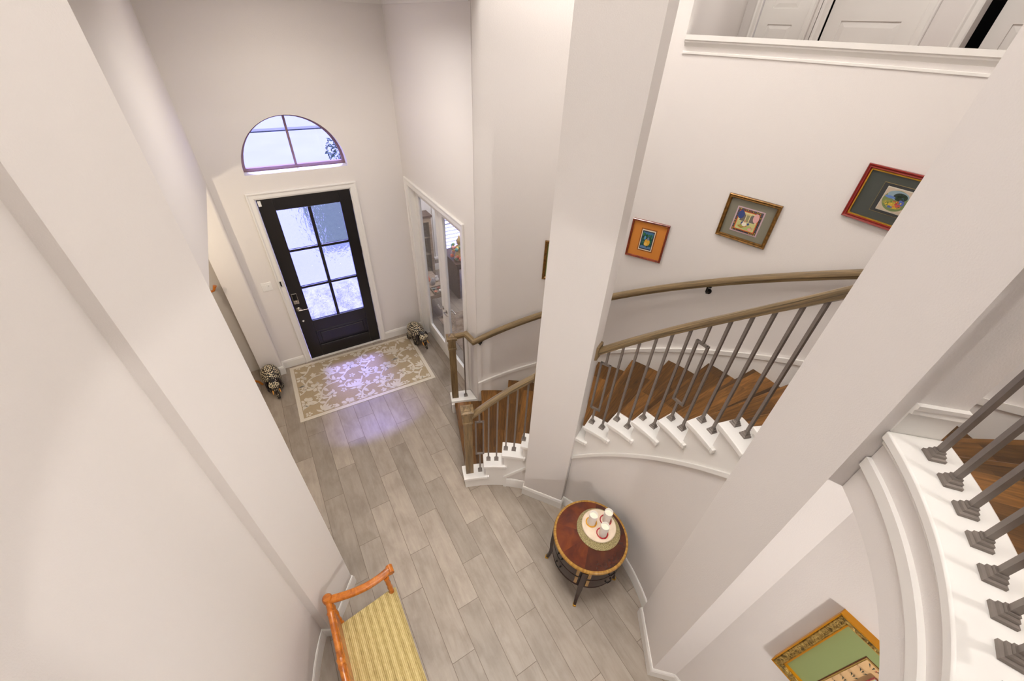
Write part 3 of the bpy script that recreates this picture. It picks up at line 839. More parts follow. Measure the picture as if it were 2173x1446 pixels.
# ------------------------------------------------------------------ railings
RAILP = [(-0.023, 0), (0.023, 0), (0.025, 0.016), (0.033, 0.027), (0.034, 0.047), (0.026, 0.062), (0.012, 0.068), (-0.012, 0.068), (-0.026, 0.062), (-0.034, 0.047), (-0.033, 0.027), (-0.025, 0.016)]
RB = 1.468
def shoe(parent, x, y, z, ang):
    mb = MB()
    mb.rbox(x, y, z, 0.046, 0.046, 0.010, ang); mb.rbox(x, y, z+0.010, 0.046, 0.046, 0.004, ang, 0.76); mb.rbox(x, y, z+0.014, 0.0345, 0.0345, 0.009, ang); mb.rbox(x, y, z+0.023, 0.0345, 0.0345, 0.004, ang, 0.76); mb.rbox(x, y, z+0.027, 0.024, 0.024, 0.008, ang)
    mb.build('shoe', IRON, parent)
def baluster(parent, th, z0, z1, feature=False, r=RB):
    x, y = P(r, th); ang = rad(th)
    mb = MB(); w = 0.0165
    if not feature: mb.rbox(x, y, z0, w, w, z1-z0, ang)
    else:
        zt, zb = z1-0.150, z1-0.665
        mb.rbox(x, y, z0, w, w, zb-z0, ang); mb.rbox(x, y, zt, w, w, z1-zt, ang)
        hw = 0.0385
        tx, ty = -math.sin(ang), math.cos(ang)
        for s_ in (-1, 1): mb.rbox(x+s_*tx*hw, y+s_*ty*hw, zb-w/2, w, w, zt-zb+w, ang)
        for z in (zb, zt): mb.rbox(x, y, z-w/2, w, 2*hw, w, ang)
    o = mb.build('baluster', IRON, parent)
    shoe(o, x, y, z0, ang)
    return o
def newel(parent, x, y, z0, ang):
    mb = MB()
    mb.rbox(x, y, z0, 0.083, 0.083, 0.86, ang)
    mb.rbox(x, y, z0+0.838, 0.100, 0.100, 0.014, ang); mb.rbox(x, y, z0+0.852, 0.104, 0.104, 0.012, ang)
    mb.rbox(x, y, z0+0.86, 0.090, 0.090, 0.125, ang)
    o = mb.build('newel_post', OAKNEWEL, parent, bevel=0.003)
    mb = MB()
    mb.rbox(x, y, z0+0.975, 0.102, 0.102, 0.012, ang); mb.rbox(x, y, z0+0.985, 0.124, 0.124, 0.026, ang)
    mb.rbox(x, y, z0+1.011, 0.118, 0.118, 0.006, ang, 0.62); mb.rbox(x, y, z0+1.017, 0.072, 0.072, 0.008, ang); mb.rbox(x, y, z0+1.025, 0.072, 0.072, 0.034, ang, 0.05)
    mb.build('cap', OAKNEWEL, o, bevel=0.002)
RO = 0.812                       # rail underside over the nosing line
def rosette(parent, th, r, z, dirn):
    ang = rad(th)
    mb = MB(Matrix.Translation((*P(r, th), z)) @ Matrix.Rotation(ang, 4, 'Z'))
    d = dirn*0.018
    pts = [(-0.052, -0.066), (0.052, -0.066), (0.052, 0.066), (-0.052, 0.066)]
    v = [(x, 0, q) for x, q in pts]+[(x*0.92, d, q*0.94) for x, q in pts]
    mb.add(v, [(0, 1, 2, 3), (7, 6, 5, 4), (0, 4, 5, 1), (1, 5, 6, 2), (2, 6, 7, 3), (3, 7, 4, 0)])
    mb.build('rosette', OAKNEWEL, parent)

ra = thing('stair_railing', 'lower stair railing with near newel post, running into the middle column', 'railing', (*P(1.47, 70), 0.194), group='inner stair railings')
newel(ra, *P(1.478, 70.9), 0.196, rad(70.9-90))
mb = MB(); mb.sweep([(*P(1.47, t), zn(t)+RO) for t in [69.4-1.5*i for i in range(17)]], RAILP); mb.build('handrail', OAKRAIL, ra, smooth=35)
rosette(ra, 45.8, 1.47, zn(46)+0.85, 1)
for i, t in enumerate((66.3, 62.7, 59.3, 55.5, 52.1, 48.4)):
    baluster(ra, t, RISE*tread_of(t)+0.002, zn(t)+RO+0.012, i == 0)

rb = thing('stair_railing', 'upper stair railing between the two columns, with two looped iron balusters', 'railing', (*P(1.47, 5), 1.6), group='inner stair railings')
mb = MB(); mb.sweep([(*P(1.47, t), zn(t)+RO) for t in [26.6-1.5*i for i in range(35)]], RAILP); mb.build('handrail', OAKRAIL, rb, smooth=35)
rosette(rb, 27.25, 1.47, zn(27)+0.85, -1)
rosette(rb, -24.6, 1.47, zn(-24.6)+0.85, 1)
for i, t in enumerate((23.8, 19.85, 15.75, 11.6, 7.9, 3.85, -0.1, -4.1, -8.0, -11.7, -15.9, -19.3, -23.4)):
    baluster(rb, t, RISE*tread_of(t)+0.002, zn(t)+RO+0.012, i % 6 == 0)

rc = thing('landing_railing', 'iron and oak railing along the upstairs landing curb at right', 'railing', (*P(1.47, -70), F2))
mb = MB(); mb.sweep([(*P(1.47, t), F2+0.88) for t in [-44.2-2.0*i for i in range(45)]], RAILP); mb.build('handrail', OAKRAIL, rc, smooth=35)
t = -47.0; i = 0
while t > -104:
    baluster(rc, t, F2+0.002, F2+0.89, i > 0 and i % 6 == 0); t -= 3.86; i += 1

rw = thing('wall_handrail', 'oak handrail along the curved stair wall with far newel post', 'handrail', (1.42, 3.54, 0.196))
NX, NY = 1.424, 3.546
newel(rw, NX, NY, 0.196, rad(72-90))
HA = zn(66.2)+0.862
p1 = P(2.655, 66.9)
path = [(NX+0.035, NY-0.015, HA-0.035), (1.575, 3.475, HA), (*P(2.475, 66.3), HA)]
mb = MB(); mb.sweep(path+[(*P(2.475, t), zn(t)+0.866) for t in [65.0-1.8*i for i in range(62)]], RAILP); mb.build('handrail', OAKRAIL, rw, smooth=35)
x, y = 1.552, 3.488
mb = MB(); mb.rbox(x, y, 0.196, 0.0165, 0.0165, HA-0.19, rad(-18)); b_ = mb.build('baluster', IRON, rw); shoe(b_, x, y, 0.196, rad(-18))
for t in (64.6, 40.0, 14.3, -12, -40):
    mb = MB()
    a = P(2.548, t); b = P(2.475, t)
    z = zn(t)+0.866
    d = Vector((math.cos(rad(t)), math.sin(rad(t)), 0))
    mb.tube([(a[0], a[1], z-0.075), (*P(2.50, t), z-0.075), (b[0], b[1], z-0.05), (b[0], b[1], z)], 0.008, 8)
    mb.tube([Vector((*P(2.550, t), z-0.075)), Vector((*P(2.542, t), z-0.075))], 0.026, 14)
    mb.rbox(b[0], b[1], z-0.004, 0.022, 0.06, 0.005, rad(t))
    mb.build('bracket', BLACK, rw, smooth=40)

# ------------------------------------------------------------------ small wall fittings
sw = thing('light_switch', 'white double light switch plate beside the front door', 'light switch', (-0.312, 5.46, 1.29))
mb = MB(); mb.box(-0.370, -0.254, 5.453, 5.4605, 1.290, 1.410); mb.build('plate', WHITE, sw, bevel=0.003)
for xx in (-0.337, -0.287):
    mb = MB(); mb.box(xx-0.017, xx+0.017, 5.448, 5.455, 1.317, 1.383); mb.build('rocker', WHITE, sw, bevel=0.002)
mb = MB(); mb.box(-0.290, -0.284, 5.4465, 5.449, 1.357, 1.364); mb.build('indicator', BLACK, sw)

# ------------------------------------------------------------------ entry rug
RUGB = NT('rug_taupe'); n_ = RUGB.noise(RUGB.coord(), 260, 2)
RUGB.set(color=RUGB.ramp(n_, [(0.3, lin(164, 146, 118)), (0.7, lin(188, 170, 142))]), rough=0.95, spec=0.1); RUGB.bump(n_, 0.5, 0.004); RUGB = RUGB.m
RUGC = NT('rug_cream'); n_ = RUGC.noise(RUGC.coord(), 260, 2)
RUGC.set(color=RUGC.ramp(n_, [(0.3, lin(206, 196, 180)), (0.7, lin(226, 218, 204))]), rough=0.95, spec=0.1); RUGC.bump(n_, 0.5, 0.004); RUGC = RUGC.m
RW, RD = 1.845, 1.165
rug = MB()
rug.cur = 1; rug.box(-RW/2, RW/2, -RD/2, RD/2, 0.0, 0.007)
e = 0.05
rug.cur = 0; rug.box(-RW/2+e, RW/2-e, -RD/2+e, RD/2-e, 0.006, 0.009)
rug.cur = 1
BX, BY = RW/2-e-0.01, RD/2-e-0.01
lvl = [0]
def rugpoly(pts):
    pts = [(max(-BX, min(BX, x)), max(-BY, min(BY, y))) for x, y in pts]
    n = len(pts)
    a = sum(pts[i][0]*pts[(i+1) % n][1]-pts[(i+1) % n][0]*pts[i][1] for i in range(n))
    if abs(a) < 2e-5: return
    lvl[0] = (lvl[0]+1) % 7
    z = 0.0118+lvl[0]*0.00006
    rug.add([(x, y, z) for x, y in pts]+[(x, y, 0.0085) for x, y in pts], [tuple(range(n))]+[(i, n+i, n+(i+1) % n, (i+1) % n) for i in range(n)])
def petal(x, y, a, L, w):
    c, s_ = math.cos(a), math.sin(a)
    prof = [(0, 0.0), (0.25, 0.62), (0.55, 1.0), (0.8, 0.8), (1.0, 0.0)]
    up = [(q*L, h*w/2) for q, h in prof]; dn = [(q*L, -h*w/2) for q, h in prof[1:-1]][::-1]
    rugpoly([(x+c*u-s_*v, y+s_*u+c*v) for u, v in up+dn])
def rugleaf(x, y, a, L, w, bend):
    n = 8; up = []; dn = []
    for i in range(n+1):
        q = i/n; aa = a+bend*q
        px = x+math.cos(a+bend*q*0.5)*L*q; py = y+math.sin(a+bend*q*0.5)*L*q
        h = w/2*math.sin(PI*q**0.75)
        up.append((px-math.sin(aa)*h, py+math.cos(aa)*h)); dn.append((px+math.sin(aa)*h, py-math.cos(aa)*h))
    for i in range(n):
        rugpoly([up[i], up[i+1], dn[i+1], dn[i]])
def stem(x, y, a, L, curl, w0, w1):
    n = 18; pts = []
    for i in range(n+1):
        pts.append((x, y, a)); k = i/n
        a += curl*(0.4+1.6*k*k)/n; x += math.cos(a)*L/n; y += math.sin(a)*L/n
    for i in range(n):
        w = (w0+(w1-w0)*i/n)/2; w2_ = (w0+(w1-w0)*(i+1)/n)/2
        (xa, ya, aa), (xb, yb, ab) = pts[i], pts[i+1]
        rugpoly([(xa-math.sin(aa)*w, ya+math.cos(aa)*w), (xb-math.sin(ab)*w2_, yb+math.cos(ab)*w2_), (xb+math.sin(ab)*w2_, yb-math.cos(ab)*w2_), (xa+math.sin(aa)*w, ya-math.cos(aa)*w)])
    return pts
def flower(x, y, r, a, n=6):
    for i in range(n): petal(x+math.cos(a+2*PI*i/n)*r*0.18, y+math.sin(a+2*PI*i/n)*r*0.18, a+2*PI*i/n, r*0.9, r*0.62)
def lily(x, y, a, s_):
    for q in (-1.15, -0.75, -0.38, 0, 0.38, 0.75, 1.15): petal(x+math.cos(a+q)*0.012, y+math.sin(a+q)*0.012, a+q, s_*(1.0-0.12*abs(q)), s_*0.24)
    for q in (2.3, -2.3): rugleaf(x, y, a+q, s_*0.7, s_*0.24, -q*0.3)
for ix in range(-4, 5):
    for iy in range(-2, 3):
        x = ix*0.33+(0.165 if iy % 2 else 0)+0.02; y = iy*0.255
        if abs(x) > BX+0.12 or abs(y) > BY+0.12: continue
        k = (ix+2*iy) % 3
        a = 0.45+0.9*((ix*7+iy*3) % 4)*0.4
        if k == 0: lily(x, y, a, 0.135)
        elif k == 1: flower(x, y, 0.088, a, 6)
        else: flower(x, y, 0.07, a, 5)
        sg = 1 if (ix+iy) % 2 else -1
        px, py, pa = x+0.07*math.cos(a+2.6*sg), y+0.07*math.sin(a+2.6*sg), a+2.2*sg
        pts = stem(px, py, pa, 0.46, sg*4.4, 0.022, 0.015)
        for j, bend in ((3, -1.3), (7, 1.2), (11, -1.2), (15, 1.1)):
            qx, qy, qa = pts[j]
            rugleaf(qx, qy, qa+bend*0.8, 0.105, 0.046, bend*0.7)
        qx, qy, qa = pts[-1]; rugleaf(qx, qy, qa, 0.08, 0.05, sg*1.4)
        fx_, fy_ = x+0.165, y+0.02
        flower(fx_, fy_, 0.042, a+0.4, 5)
ro = rug.build('rug', [RUGB, RUGC])
ro.location = (0.487, 4.803, 0.0); ro.rotation_euler = (0, 0, rad(-1.2))
tag(ro, 'taupe rug with cream floral scrolls before the front door', 'rug')

# ------------------------------------------------------------------ inlaid wooden elephants
def eleph_mat(name, scale, thr, ground):
    t = NT(name)
    vo = t.new('ShaderNodeTexVoronoi'); t.link(t.coord(), vo.inputs['Vector']); vo.inputs['Scale'].default_value = scale
    vo.inputs['Randomness'].default_value = 0.35
    dot = t.math('LESS_THAN', vo.outputs['Distance'], thr)
    t.set(color=t.mix(dot, ground, lin(226, 212, 178)), rough=0.35)
    return t.m
EL_BODY = eleph_mat('inlaid_back', 58, 0.42, lin(22, 14, 11))
EL_LEG = eleph_mat('inlaid_legs', 60, 0.30, lin(24, 14, 11))
EL_WOOD = plain('ebony_wood', lin(30, 17, 13), 0.3, vary=0.2, scale=30)
EL_TRUNK = plain('rosewood_trunk', lin(62, 26, 18), 0.3, vary=0.2, scale=30)
EL_CREAM = plain('inlaid_cream', lin(222, 208, 176), 0.35)
EL_TUSK = plain('amber_tusk', lin(214, 150, 70), 0.3)
def skinned(name, verts, edges, radii, mats, parent, sub=2):
    me = bpy.data.meshes.new(name); me.from_pydata(verts, edges, [])
    for m in mats: me.materials.append(m)
    o = bpy.data.objects.new(name, me); COL.objects.link(o); o.parent = parent
    sk = o.modifiers.new('skin', 'SKIN'); sk.use_smooth_shade = True
    for i, r in enumerate(radii): me.skin_vertices[0].data[i].radius = r if isinstance(r, tuple) else (r, r)
    me.skin_vertices[0].data[0].use_root = True
    ss = o.modifiers.new('subdivision', 'SUBSURF'); ss.levels = sub; ss.render_levels = sub
    return o
def elephant(label, loc, rz):
    e = thing('elephant_figurine', label, 'figurine', loc, rz, 'inlaid elephant figurines by the front door')
    V = [(0, 0.10, 0.185), (0, 0.03, 0.198), (0, -0.05, 0.19), (0, -0.11, 0.182), (0, -0.155, 0.172), (0, -0.195, 0.125), (0, -0.21, 0.075), (0, -0.222, 0.03), (0, -0.245, 0.018)]
    E = [(i, i+1) for i in range(8)]
    Rr = [(0.088, 0.088), (0.098, 0.100), (0.088, 0.088), (0.058, 0.058), (0.056, 0.054), 0.031, 0.022, 0.017, 0.015]
    for (bx, by, root) in ((-0.056, -0.06, 2), (0.056, -0.06, 2), (-0.056, 0.115, 0), (0.056, 0.115, 0)):
        i = len(V)
        V += [(bx, by, 0.105), (bx*1.08, by-0.004, 0.018)]; E += [(root, i), (i, i+1)]; Rr += [0.040, 0.034]
    b = skinned('body', V, E, Rr, [EL_LEG], e)
    # carved blanket over the back, brow shield on the head
    mb = MB(); n = 18; m = 9; v = []; f = []
    for i in range(m+1):
        ph = rad(100)*i/m
        for k in range(n):
            t = 2*PI*k/n
            v.append((0.104*math.sin(ph)*math.cos(t), 0.022+0.150*math.sin(ph)*math.sin(t), 0.196+0.106*math.cos(ph)))
    for i in range(m):
        for k in range(n): f.append((i*n+k, i*n+(k+1) % n, (i+1)*n+(k+1) % n, (i+1)*n+k))
    mb.add(v, f); mb.build('blanket', EL_BODY, e, local=True, smooth=60)
    mb = MB(); mb.ball((0, -0.166, 0.182), 0.058, 14, 8, (0.98, 0.75, 1.0)); mb.build('brow', EL_BODY, e, local=True, smooth=60)
    for s_ in (-1, 1):
        mb = MB(); mb.ball((s_*0.070, -0.128, 0.165), 0.05, 12, 8, (0.34, 0.75, 1.1)); mb.build('ear', EL_WOOD, e, local=True, smooth=60)
        mb = MB(); mb.tube([(s_*0.033, -0.195, 0.125), (s_*0.038, -0.222, 0.10), (s_*0.040, -0.245, 0.105)], [0.008, 0.006, 0.002], 8); mb.build('tusk', EL_TUSK, e, local=True, smooth=60)
        mb = MB(); mb.lathe([(0.011, 0), (0.020, 0), (0.020, 0.005), (0.011, 0.005)], seg=14, closed=True)
        mb2 = MB(Matrix.Translation((s_*0.03, -0.198, 0.205)) @ Matrix.Rotation(rad(62), 4, 'X') @ Matrix.Rotation(rad(s_*20), 4, 'Y')); mb2.add(mb.v, mb.f); mb2.build('eye_ring', EL_CREAM, e, local=True, smooth=60)
    mb = MB(); mb.tube([(0, 0.185, 0.19), (0, 0.205, 0.14), (0, 0.198, 0.09)], [0.009, 0.007, 0.008], 8); mb.build('tail', EL_WOOD, e, local=True, smooth=60)
    e.scale = (1.18, 1.18, 1.18)
    return e
elephant('inlaid black and cream elephant figurine beside the left column', (-0.640, 5.085, 0), rad(4))
elephant('inlaid black and cream elephant figurine right of the rug by the glass doors', (1.470, 5.135, 0), rad(12))

# carved stand mostly hidden behind the left column
ORANGE = woodmat('orange_carved_wood', lin(128, 66, 12), lin(182, 102, 26), lin(208, 132, 48), 0.3, (6, 6, 1.5), 3.0, coat=0.3)
csd = thing('carved_stand', 'orange carved wooden stand half hidden behind the left column', 'stand', (-0.895, 5.20, 0))
mb = MB(); mb.lathe([(0, 0.03), (0.022, 0.03), (0.03, 0.10), (0.018, 0.16), (0.024, 0.5), (0.018, 0.9), (0.026, 1.3), (0.02, 1.52), (0.0, 1.52)], (-0.895, 5.20), 16); mb.build('pole', ORANGE, csd, smooth=40)
mb = MB(); mb.lathe([(0, 1.52), (0.03, 1.53), (0.045, 1.58), (0.03, 1.62), (0.05, 1.66), (0.035, 1.70), (0, 1.73)], (-0.895, 5.20), 16); mb.build('finial', ORANGE, csd, smooth=40)
for k in range(3):
    a = rad(10+120*k)
    mb = MB(); mb.tube([(-0.895+0.015*math.cos(a), 5.2+0.015*math.sin(a), 0.14), (-0.895+0.07*math.cos(a), 5.2+0.07*math.sin(a), 0.09), (-0.895+0.105*math.cos(a), 5.2+0.105*math.sin(a), 0.016)], [0.018, 0.016, 0.016], 8); mb.build('foot', ORANGE, csd, smooth=40)
for k in range(3):
    a = rad(-10+120*k)
    mb = MB(); mb.tube([(-0.895+0.02*math.cos(a), 5.2+0.02*math.sin(a), 1.56), (-0.895+0.075*math.cos(a), 5.2+0.075*math.sin(a), 1.58), (-0.895+0.105*math.cos(a), 5.2+0.105*math.sin(a), 1.64)], [0.014, 0.014, 0.02], 8); mb.build('hook', ORANGE, csd, smooth=40)

# ------------------------------------------------------------------ round drum table
MAHOG = woodmat('mahogany', lin(46, 14, 6), lin(96, 38, 14), lin(136, 64, 26), 0.2, (5, 9, 9), 2.0, coat=0.5)
DARKW = woodmat('dark_mahogany', lin(22, 9, 6), lin(38, 17, 11), lin(56, 27, 17), 0.35, (6, 6, 14), 3.0, coat=0.05)
t_ = NT('burl_top')
co = t_.coord()
sx = t_.new('ShaderNodeSeparateXYZ'); t_.link(co, sx.inputs[0])
ang = t_.math('ARCTAN2', sx.outputs[1], sx.outputs[0])
sec = t_.math('FLOOR', t_.math('MULTIPLY', t_.math('ADD', ang, PI-0.707), 4/(2*PI)))
cv = t_.new('ShaderNodeCombineXYZ'); t_.link(sx.outputs[0], cv.inputs[0]); t_.link(sx.outputs[1], cv.inputs[1]); t_.link(t_.math('MULTIPLY', sec, 5.3), cv.inputs[2])
nn = t_.noise(cv.outputs[0], 5.5, 4, 0.55, 0.9)
cc_ = t_.ramp(nn, [(0.25, lin(56, 18, 6)), (0.5, lin(88, 34, 10)), (0.78, lin(118, 54, 18))])
kk = t_.math('MULTIPLY_ADD', t_.math('MULTIPLY', t_.math('LESS_THAN', sec, 1.5), t_.math('GREATER_THAN', sec, -0.5)), -0.42, 1.05)
hs = t_.new('ShaderNodeHueSaturation'); t_.link(kk, hs.inputs['Value']); t_.link(cc_, hs.inputs['Color'])
t_.set(color=hs.outputs[0], rough=0.2, coat=0.4, coat_rough=0.1)
BURL = t_.m
t_ = NT('olive_inlay'); co = t_.coord(); sx = t_.new('ShaderNodeSeparateXYZ'); t_.link(co, sx.inputs[0])
ang = t_.math('MULTIPLY', t_.math('ARCTAN2', sx.outputs[1], sx.outputs[0]), 9)
cv = t_.new('ShaderNodeCombineXYZ'); t_.link(ang, cv.inputs[0])
t_.set(color=t_.ramp(t_.noise(cv.outputs[0], 1.6, 3, 0.6), [(0.3, lin(120, 82, 28)), (0.6, lin(176, 132, 58))]), rough=0.2, coat=0.4)
INLAY = t_.m
TX, TY, TZ = 1.585, 1.030, 0.68
tb = thing('drum_table', 'round mahogany drum table with inlaid rim and drawers in the niche', 'table', (TX, TY, 0))
mb = MB(); mb.lathe([(0, TZ-0.024), (0.300, TZ-0.024), (0.303, TZ-0.018), (0.303, TZ), (0, TZ)], (TX, TY), 64); mb.build('tabletop', BURL, tb, smooth=30)
mb = MB(); mb.lathe([(0.303, TZ-0.026), (0.322, TZ-0.026), (0.326, TZ-0.016), (0.322, TZ-0.002), (0.318, TZ+0.0015), (0.303, TZ+0.0015)], (TX, TY), 64, True); mb.build('inlay_band', INLAY, tb, smooth=30)
mb = MB(); mb.lathe([(0, 0.335), (0.297, 0.335), (0.302, 0.342), (0.297, 0.352), (0.293, 0.36), (0.293, 0.494), (0.298, 0.497), (0.298, 0.503), (0.293, 0.506), (0.293, TZ-0.026), (0, TZ-0.026)], (TX, TY), 64); mb.build('drum', DARKW, tb, smooth=30)
LEGA = (132, 223, 313, 42)
for q in range(4):
    a0 = LEGA[q]+6.5; a1 = a0+90-13
    for (z0, z1) in ((0.364, 0.490), (0.510, 0.645)):
        mb = MB(); mb.sector(0.2935, 0.300, a0, a1, z0, z1, 3, (TX, TY)); dr = mb.build('drawer', DARKW, tb, smooth=30)
        for (b0, b1) in ((a0, a0+5), (a1-5, a1)):
            mb = MB(); mb.sector(0.299, 0.3012, b0, b1, z0+0.004, z1-0.004, 3, (TX, TY)); mb.build('inlay', INLAY, dr)
        am = (a0+a1)/2; zc = (z0+z1)/2
        mb = MB(); pts = []
        for s_ in (-5, -4.6, -3, 0, 3, 4.6, 5):
            r_ = 0.305+(0.014 if abs(s_) < 4.8 else 0); pts.append((TX+r_*math.cos(rad(am+s_)), TY+r_*math.sin(rad(am+s_)), zc-0.002-(0.016 if abs(s_) < 4 else 0)))
        mb.tube(pts, 0.004, 8)
        for s_ in (-5, 5): mb.ball((TX+0.304*math.cos(rad(am+s_)), TY+0.304*math.sin(rad(am+s_)), zc), 0.009, 10, 6)
        mb.build('handle', BLACK, dr, smooth=40)
    a = rad(LEGA[q])
    mb = MB(); rows = []
    for (r_, z, w) in ((0.304, TZ-0.03, 0.042), (0.304, 0.335, 0.042), (0.302, 0.24, 0.034), (0.306, 0.13, 0.028), (0.318, 0.06, 0.025), (0.328, 0.02, 0.024)):
        rows.append((r_, z, w))
    v = []; f = []
    for r_, z, w in rows:
        for (dx, dy) in ((-1, -1), (1, -1), (1, 1), (-1, 1)):
            rr = r_+dx*w/2; tt = dy*w/2
            v.append((TX+rr*math.cos(a)-tt*math.sin(a), TY+rr*math.sin(a)+tt*math.cos(a), z))
    for i in range(len(rows)-1):
        for k in range(4): f.append((4*i+k, 4*i+(k+1) % 4, 4*i+4+(k+1) % 4, 4*i+4+k))
    f += [(0, 1, 2, 3), tuple(4*(len(rows)-1)+k for k in (3, 2, 1, 0))]
    mb.add(v, f); lg = mb.build('leg', DARKW, tb, smooth=30)
    mb = MB(); mb.rbox(TX+0.331*math.cos(a), TY+0.331*math.sin(a), 0.0, 0.029, 0.029, 0.024, a); mb.build('brass_foot', GOLD, lg, bevel=0.002)
# things on the table
t_ = NT('woven_grass'); n_ = t_.noise(t_.coord(), 190, 3, 0.7)
t_.set(color=t_.ramp(n_, [(0.35, lin(96, 84, 52)), (0.5, lin(140, 126, 84)), (0.62, lin(196, 182, 136))]), rough=0.9); t_.bump(n_, 0.8, 0.004)
mb = MB(); mb.lathe([(0, 0), (0.188, 0), (0.191, 0.003), (0.188, 0.006), (0, 0.006)], (0, 0), 48); o = mb.build('placemat', t_.m, smooth=30)
o.location = (1.674, 1.034, TZ+0.002); tag(o, 'round woven olive placemat on the drum table', 'placemat')
MARBLE = plain('cream_marble', lin(226, 208, 184), 0.25, vary=0.08, scale=22)
mb = MB(); mb.lathe([(0, 0), (0.145, 0), (0.151, 0.006), (0.151, 0.014), (0.146, 0.019), (0, 0.019)], (0, 0), 48); o = mb.build('marble_board', MARBLE, smooth=30)
o.location = (1.690, 1.050, TZ+0.008); tag(o, 'round cream marble board on the woven placemat', 'board')
FROST = plain('frosted_cup', lin(252, 249, 244), 0.4)
WAX = plain('ivory_wax', lin(246, 236, 216), 0.5)
BZ = TZ+0.0275
cups = [((1.640, 1.098), (1.651, 1.112), 0.045, lin(232, 168, 30), 'yellow', 'left'), ((1.770, 1.050), (1.766, 1.058), 0.048, lin(176, 24, 42), 'dark red', 'right'), ((1.661, 0.972), (1.668, 0.988), 0.047, lin(196, 34, 52), 'crimson', 'front')]
for i, ((x, y), (bx, by), br, colr, cn, pos) in enumerate(cups):
    g = thing('candle_glass', ['frosted white candle glass inside the yellow bead bracelet', 'frosted white candle glass at the rear, ringed by dark red beads', 'frosted white candle glass nearest the table front, ringed by crimson beads'][i], 'candle holder', (x, y, BZ), group='candle glasses on the marble board')
    mb = MB(); mb.lathe([(0, 0), (0.031, 0), (0.033, 0.004), (0.0365, 0.148), (0.0350, 0.148), (0.0315, 0.012), (0, 0.012)], (x, y), 28); mb.v = [v+Vector((0, 0, BZ)) for v in mb.v]; mb.build('cup', FROST, g, smooth=40)
    mb = MB(); mb.lathe([(0, 0.012), (0.0312, 0.012), (0.0343, 0.118), (0, 0.118)], (x, y), 24); mb.v = [v+Vector((0, 0, BZ)) for v in mb.v]; mb.build('candle', WAX, g, smooth=40)
    bm_ = plain('beads_'+cn.replace(' ', '_'), colr, 0.3)
    mb = MB(); nb = 26
    for k in range(nb):
        t = 2*PI*k/nb
        mb.ball((br*math.cos(t), br*math.sin(t), 0.0055), 0.0058, 8, 6)
    o = mb.build('bead_bracelet', bm_, smooth=60); o.location = (x+(bx-x)*0.4, y+(by-y)*0.4, BZ)
    tag(o, ['ring of yellow beads around the left candle glass', 'ring of dark red beads around the rear candle glass', 'ring of crimson beads around the front candle glass'][i], 'bracelet', 'bead bracelets around the candle glasses')

# ------------------------------------------------------------------ bench with rush seat
t_ = NT('rush_weave')
co = t_.coord('Object'); sx = t_.new('ShaderNodeSeparateXYZ'); t_.link(co, sx.inputs[0])
s1 = t_.math('SINE', t_.math('MULTIPLY', sx.outputs[0], 2*PI/0.0125))
s2 = t_.math('SINE', t_.math('ADD', t_.math('MULTIPLY', sx.outputs[1], 2*PI/0.009), t_.math('MULTIPLY', t_.math('SIGN', s1), 1.57)))
band = t_.math('SINE', t_.math('MULTIPLY', sx.outputs[0], 2*PI/0.055))
h = t_.math('ADD', t_.math('MULTIPLY', s1, 0.55), t_.math('MULTIPLY', s2, 0.45))
ns = t_.noise(t_.mapping(co, (60, 9, 1)), 2, 3)
fac = t_.math('ADD', t_.math('MULTIPLY_ADD', h, 0.16, 0.46), t_.math('MULTIPLY_ADD', band, 0.10, t_.math('MULTIPLY_ADD', ns, 0.5, -0.22)))
t_.set(color=t_.ramp(fac, [(0.12, lin(112, 92, 48)), (0.42, lin(182, 160, 102)), (0.75, lin(222, 204, 150))]), rough=0.7, spec=0.25)
t_.bump(h, 0.5, 0.004)
RUSH = t_.m
bn = thing('bench', 'carved orange wood bench with woven rush seat at lower left', 'bench', (-0.24, 1.02, 0))
SX0, SX1, SY0, SY1, SZ = -0.462, -0.010, 0.47, 1.545, 0.455
mb = MB()
n = 10; v = []; f = []
xs = []
prof = [(SX0, SZ-0.05), (SX0, SZ-0.012), (SX0+0.012, SZ), (SX1-0.03, SZ), (SX1-0.012, SZ-0.006), (SX1, SZ-0.022), (SX1, SZ-0.05)]
ys = [(SY0, 0.0), (SY1-0.02, 0.0), (SY1, 0.022)]
# slight skew: the far end runs from the back corner up to the front corner
def endy(x): return SY1-0.02+0.055*(x-SX0)/(SX1-SX0)
mb.add([(x, SY0, z) for x, z in prof]+[(x, endy(x), z) for x, z in prof], [tuple(range(7)), tuple(range(7, 14))[::-1]]+[(i, (i+1) % 7, 7+(i+1) % 7, 7+i) for i in range(7)])
mb.build('seat', RUSH, bn, smooth=40, bevel=0.006)
mb = MB()
mb.box(SX0, SX0+0.035, SY0, SY1-0.02, SZ-0.10, SZ-0.05); mb.box(SX1-0.04, SX1-0.005, SY0, SY1, SZ-0.10, SZ-0.05)
mb.box(SX0, SX1-0.01, SY1-0.05, SY1-0.015, SZ-0.10, SZ-0.05); mb.box(SX0, SX1-0.01, SY0, SY0+0.035, SZ-0.10, SZ-0.05)
mb.build('seat_frame', ORANGE, bn, bevel=0.006)
def turned(p0, p1, R, seg=14):
    p0, p1 = Vector(p0), Vector(p1)
    pts = []; rs = []
    for q, r_ in R: pts.append(p0.lerp(p1, q)); rs.append(r_)
    mb = MB(); mb.tube(pts, rs, seg); return mb
LEGR = [(0, 0.016), (0.08, 0.022), (0.14, 0.016), (0.18, 0.021), (0.5, 0.018), (0.8, 0.024), (0.86, 0.018), (1.0, 0.026)]
for (x, y) in ((SX0+0.022, SY0+0.025), (SX0+0.022, SY1-0.04), (SX1-0.03, SY0+0.025), (SX1-0.03, SY1-0.012)):
    turned((x, y, 0), (x, y, SZ-0.05), LEGR).build('leg', ORANGE, bn, smooth=40)
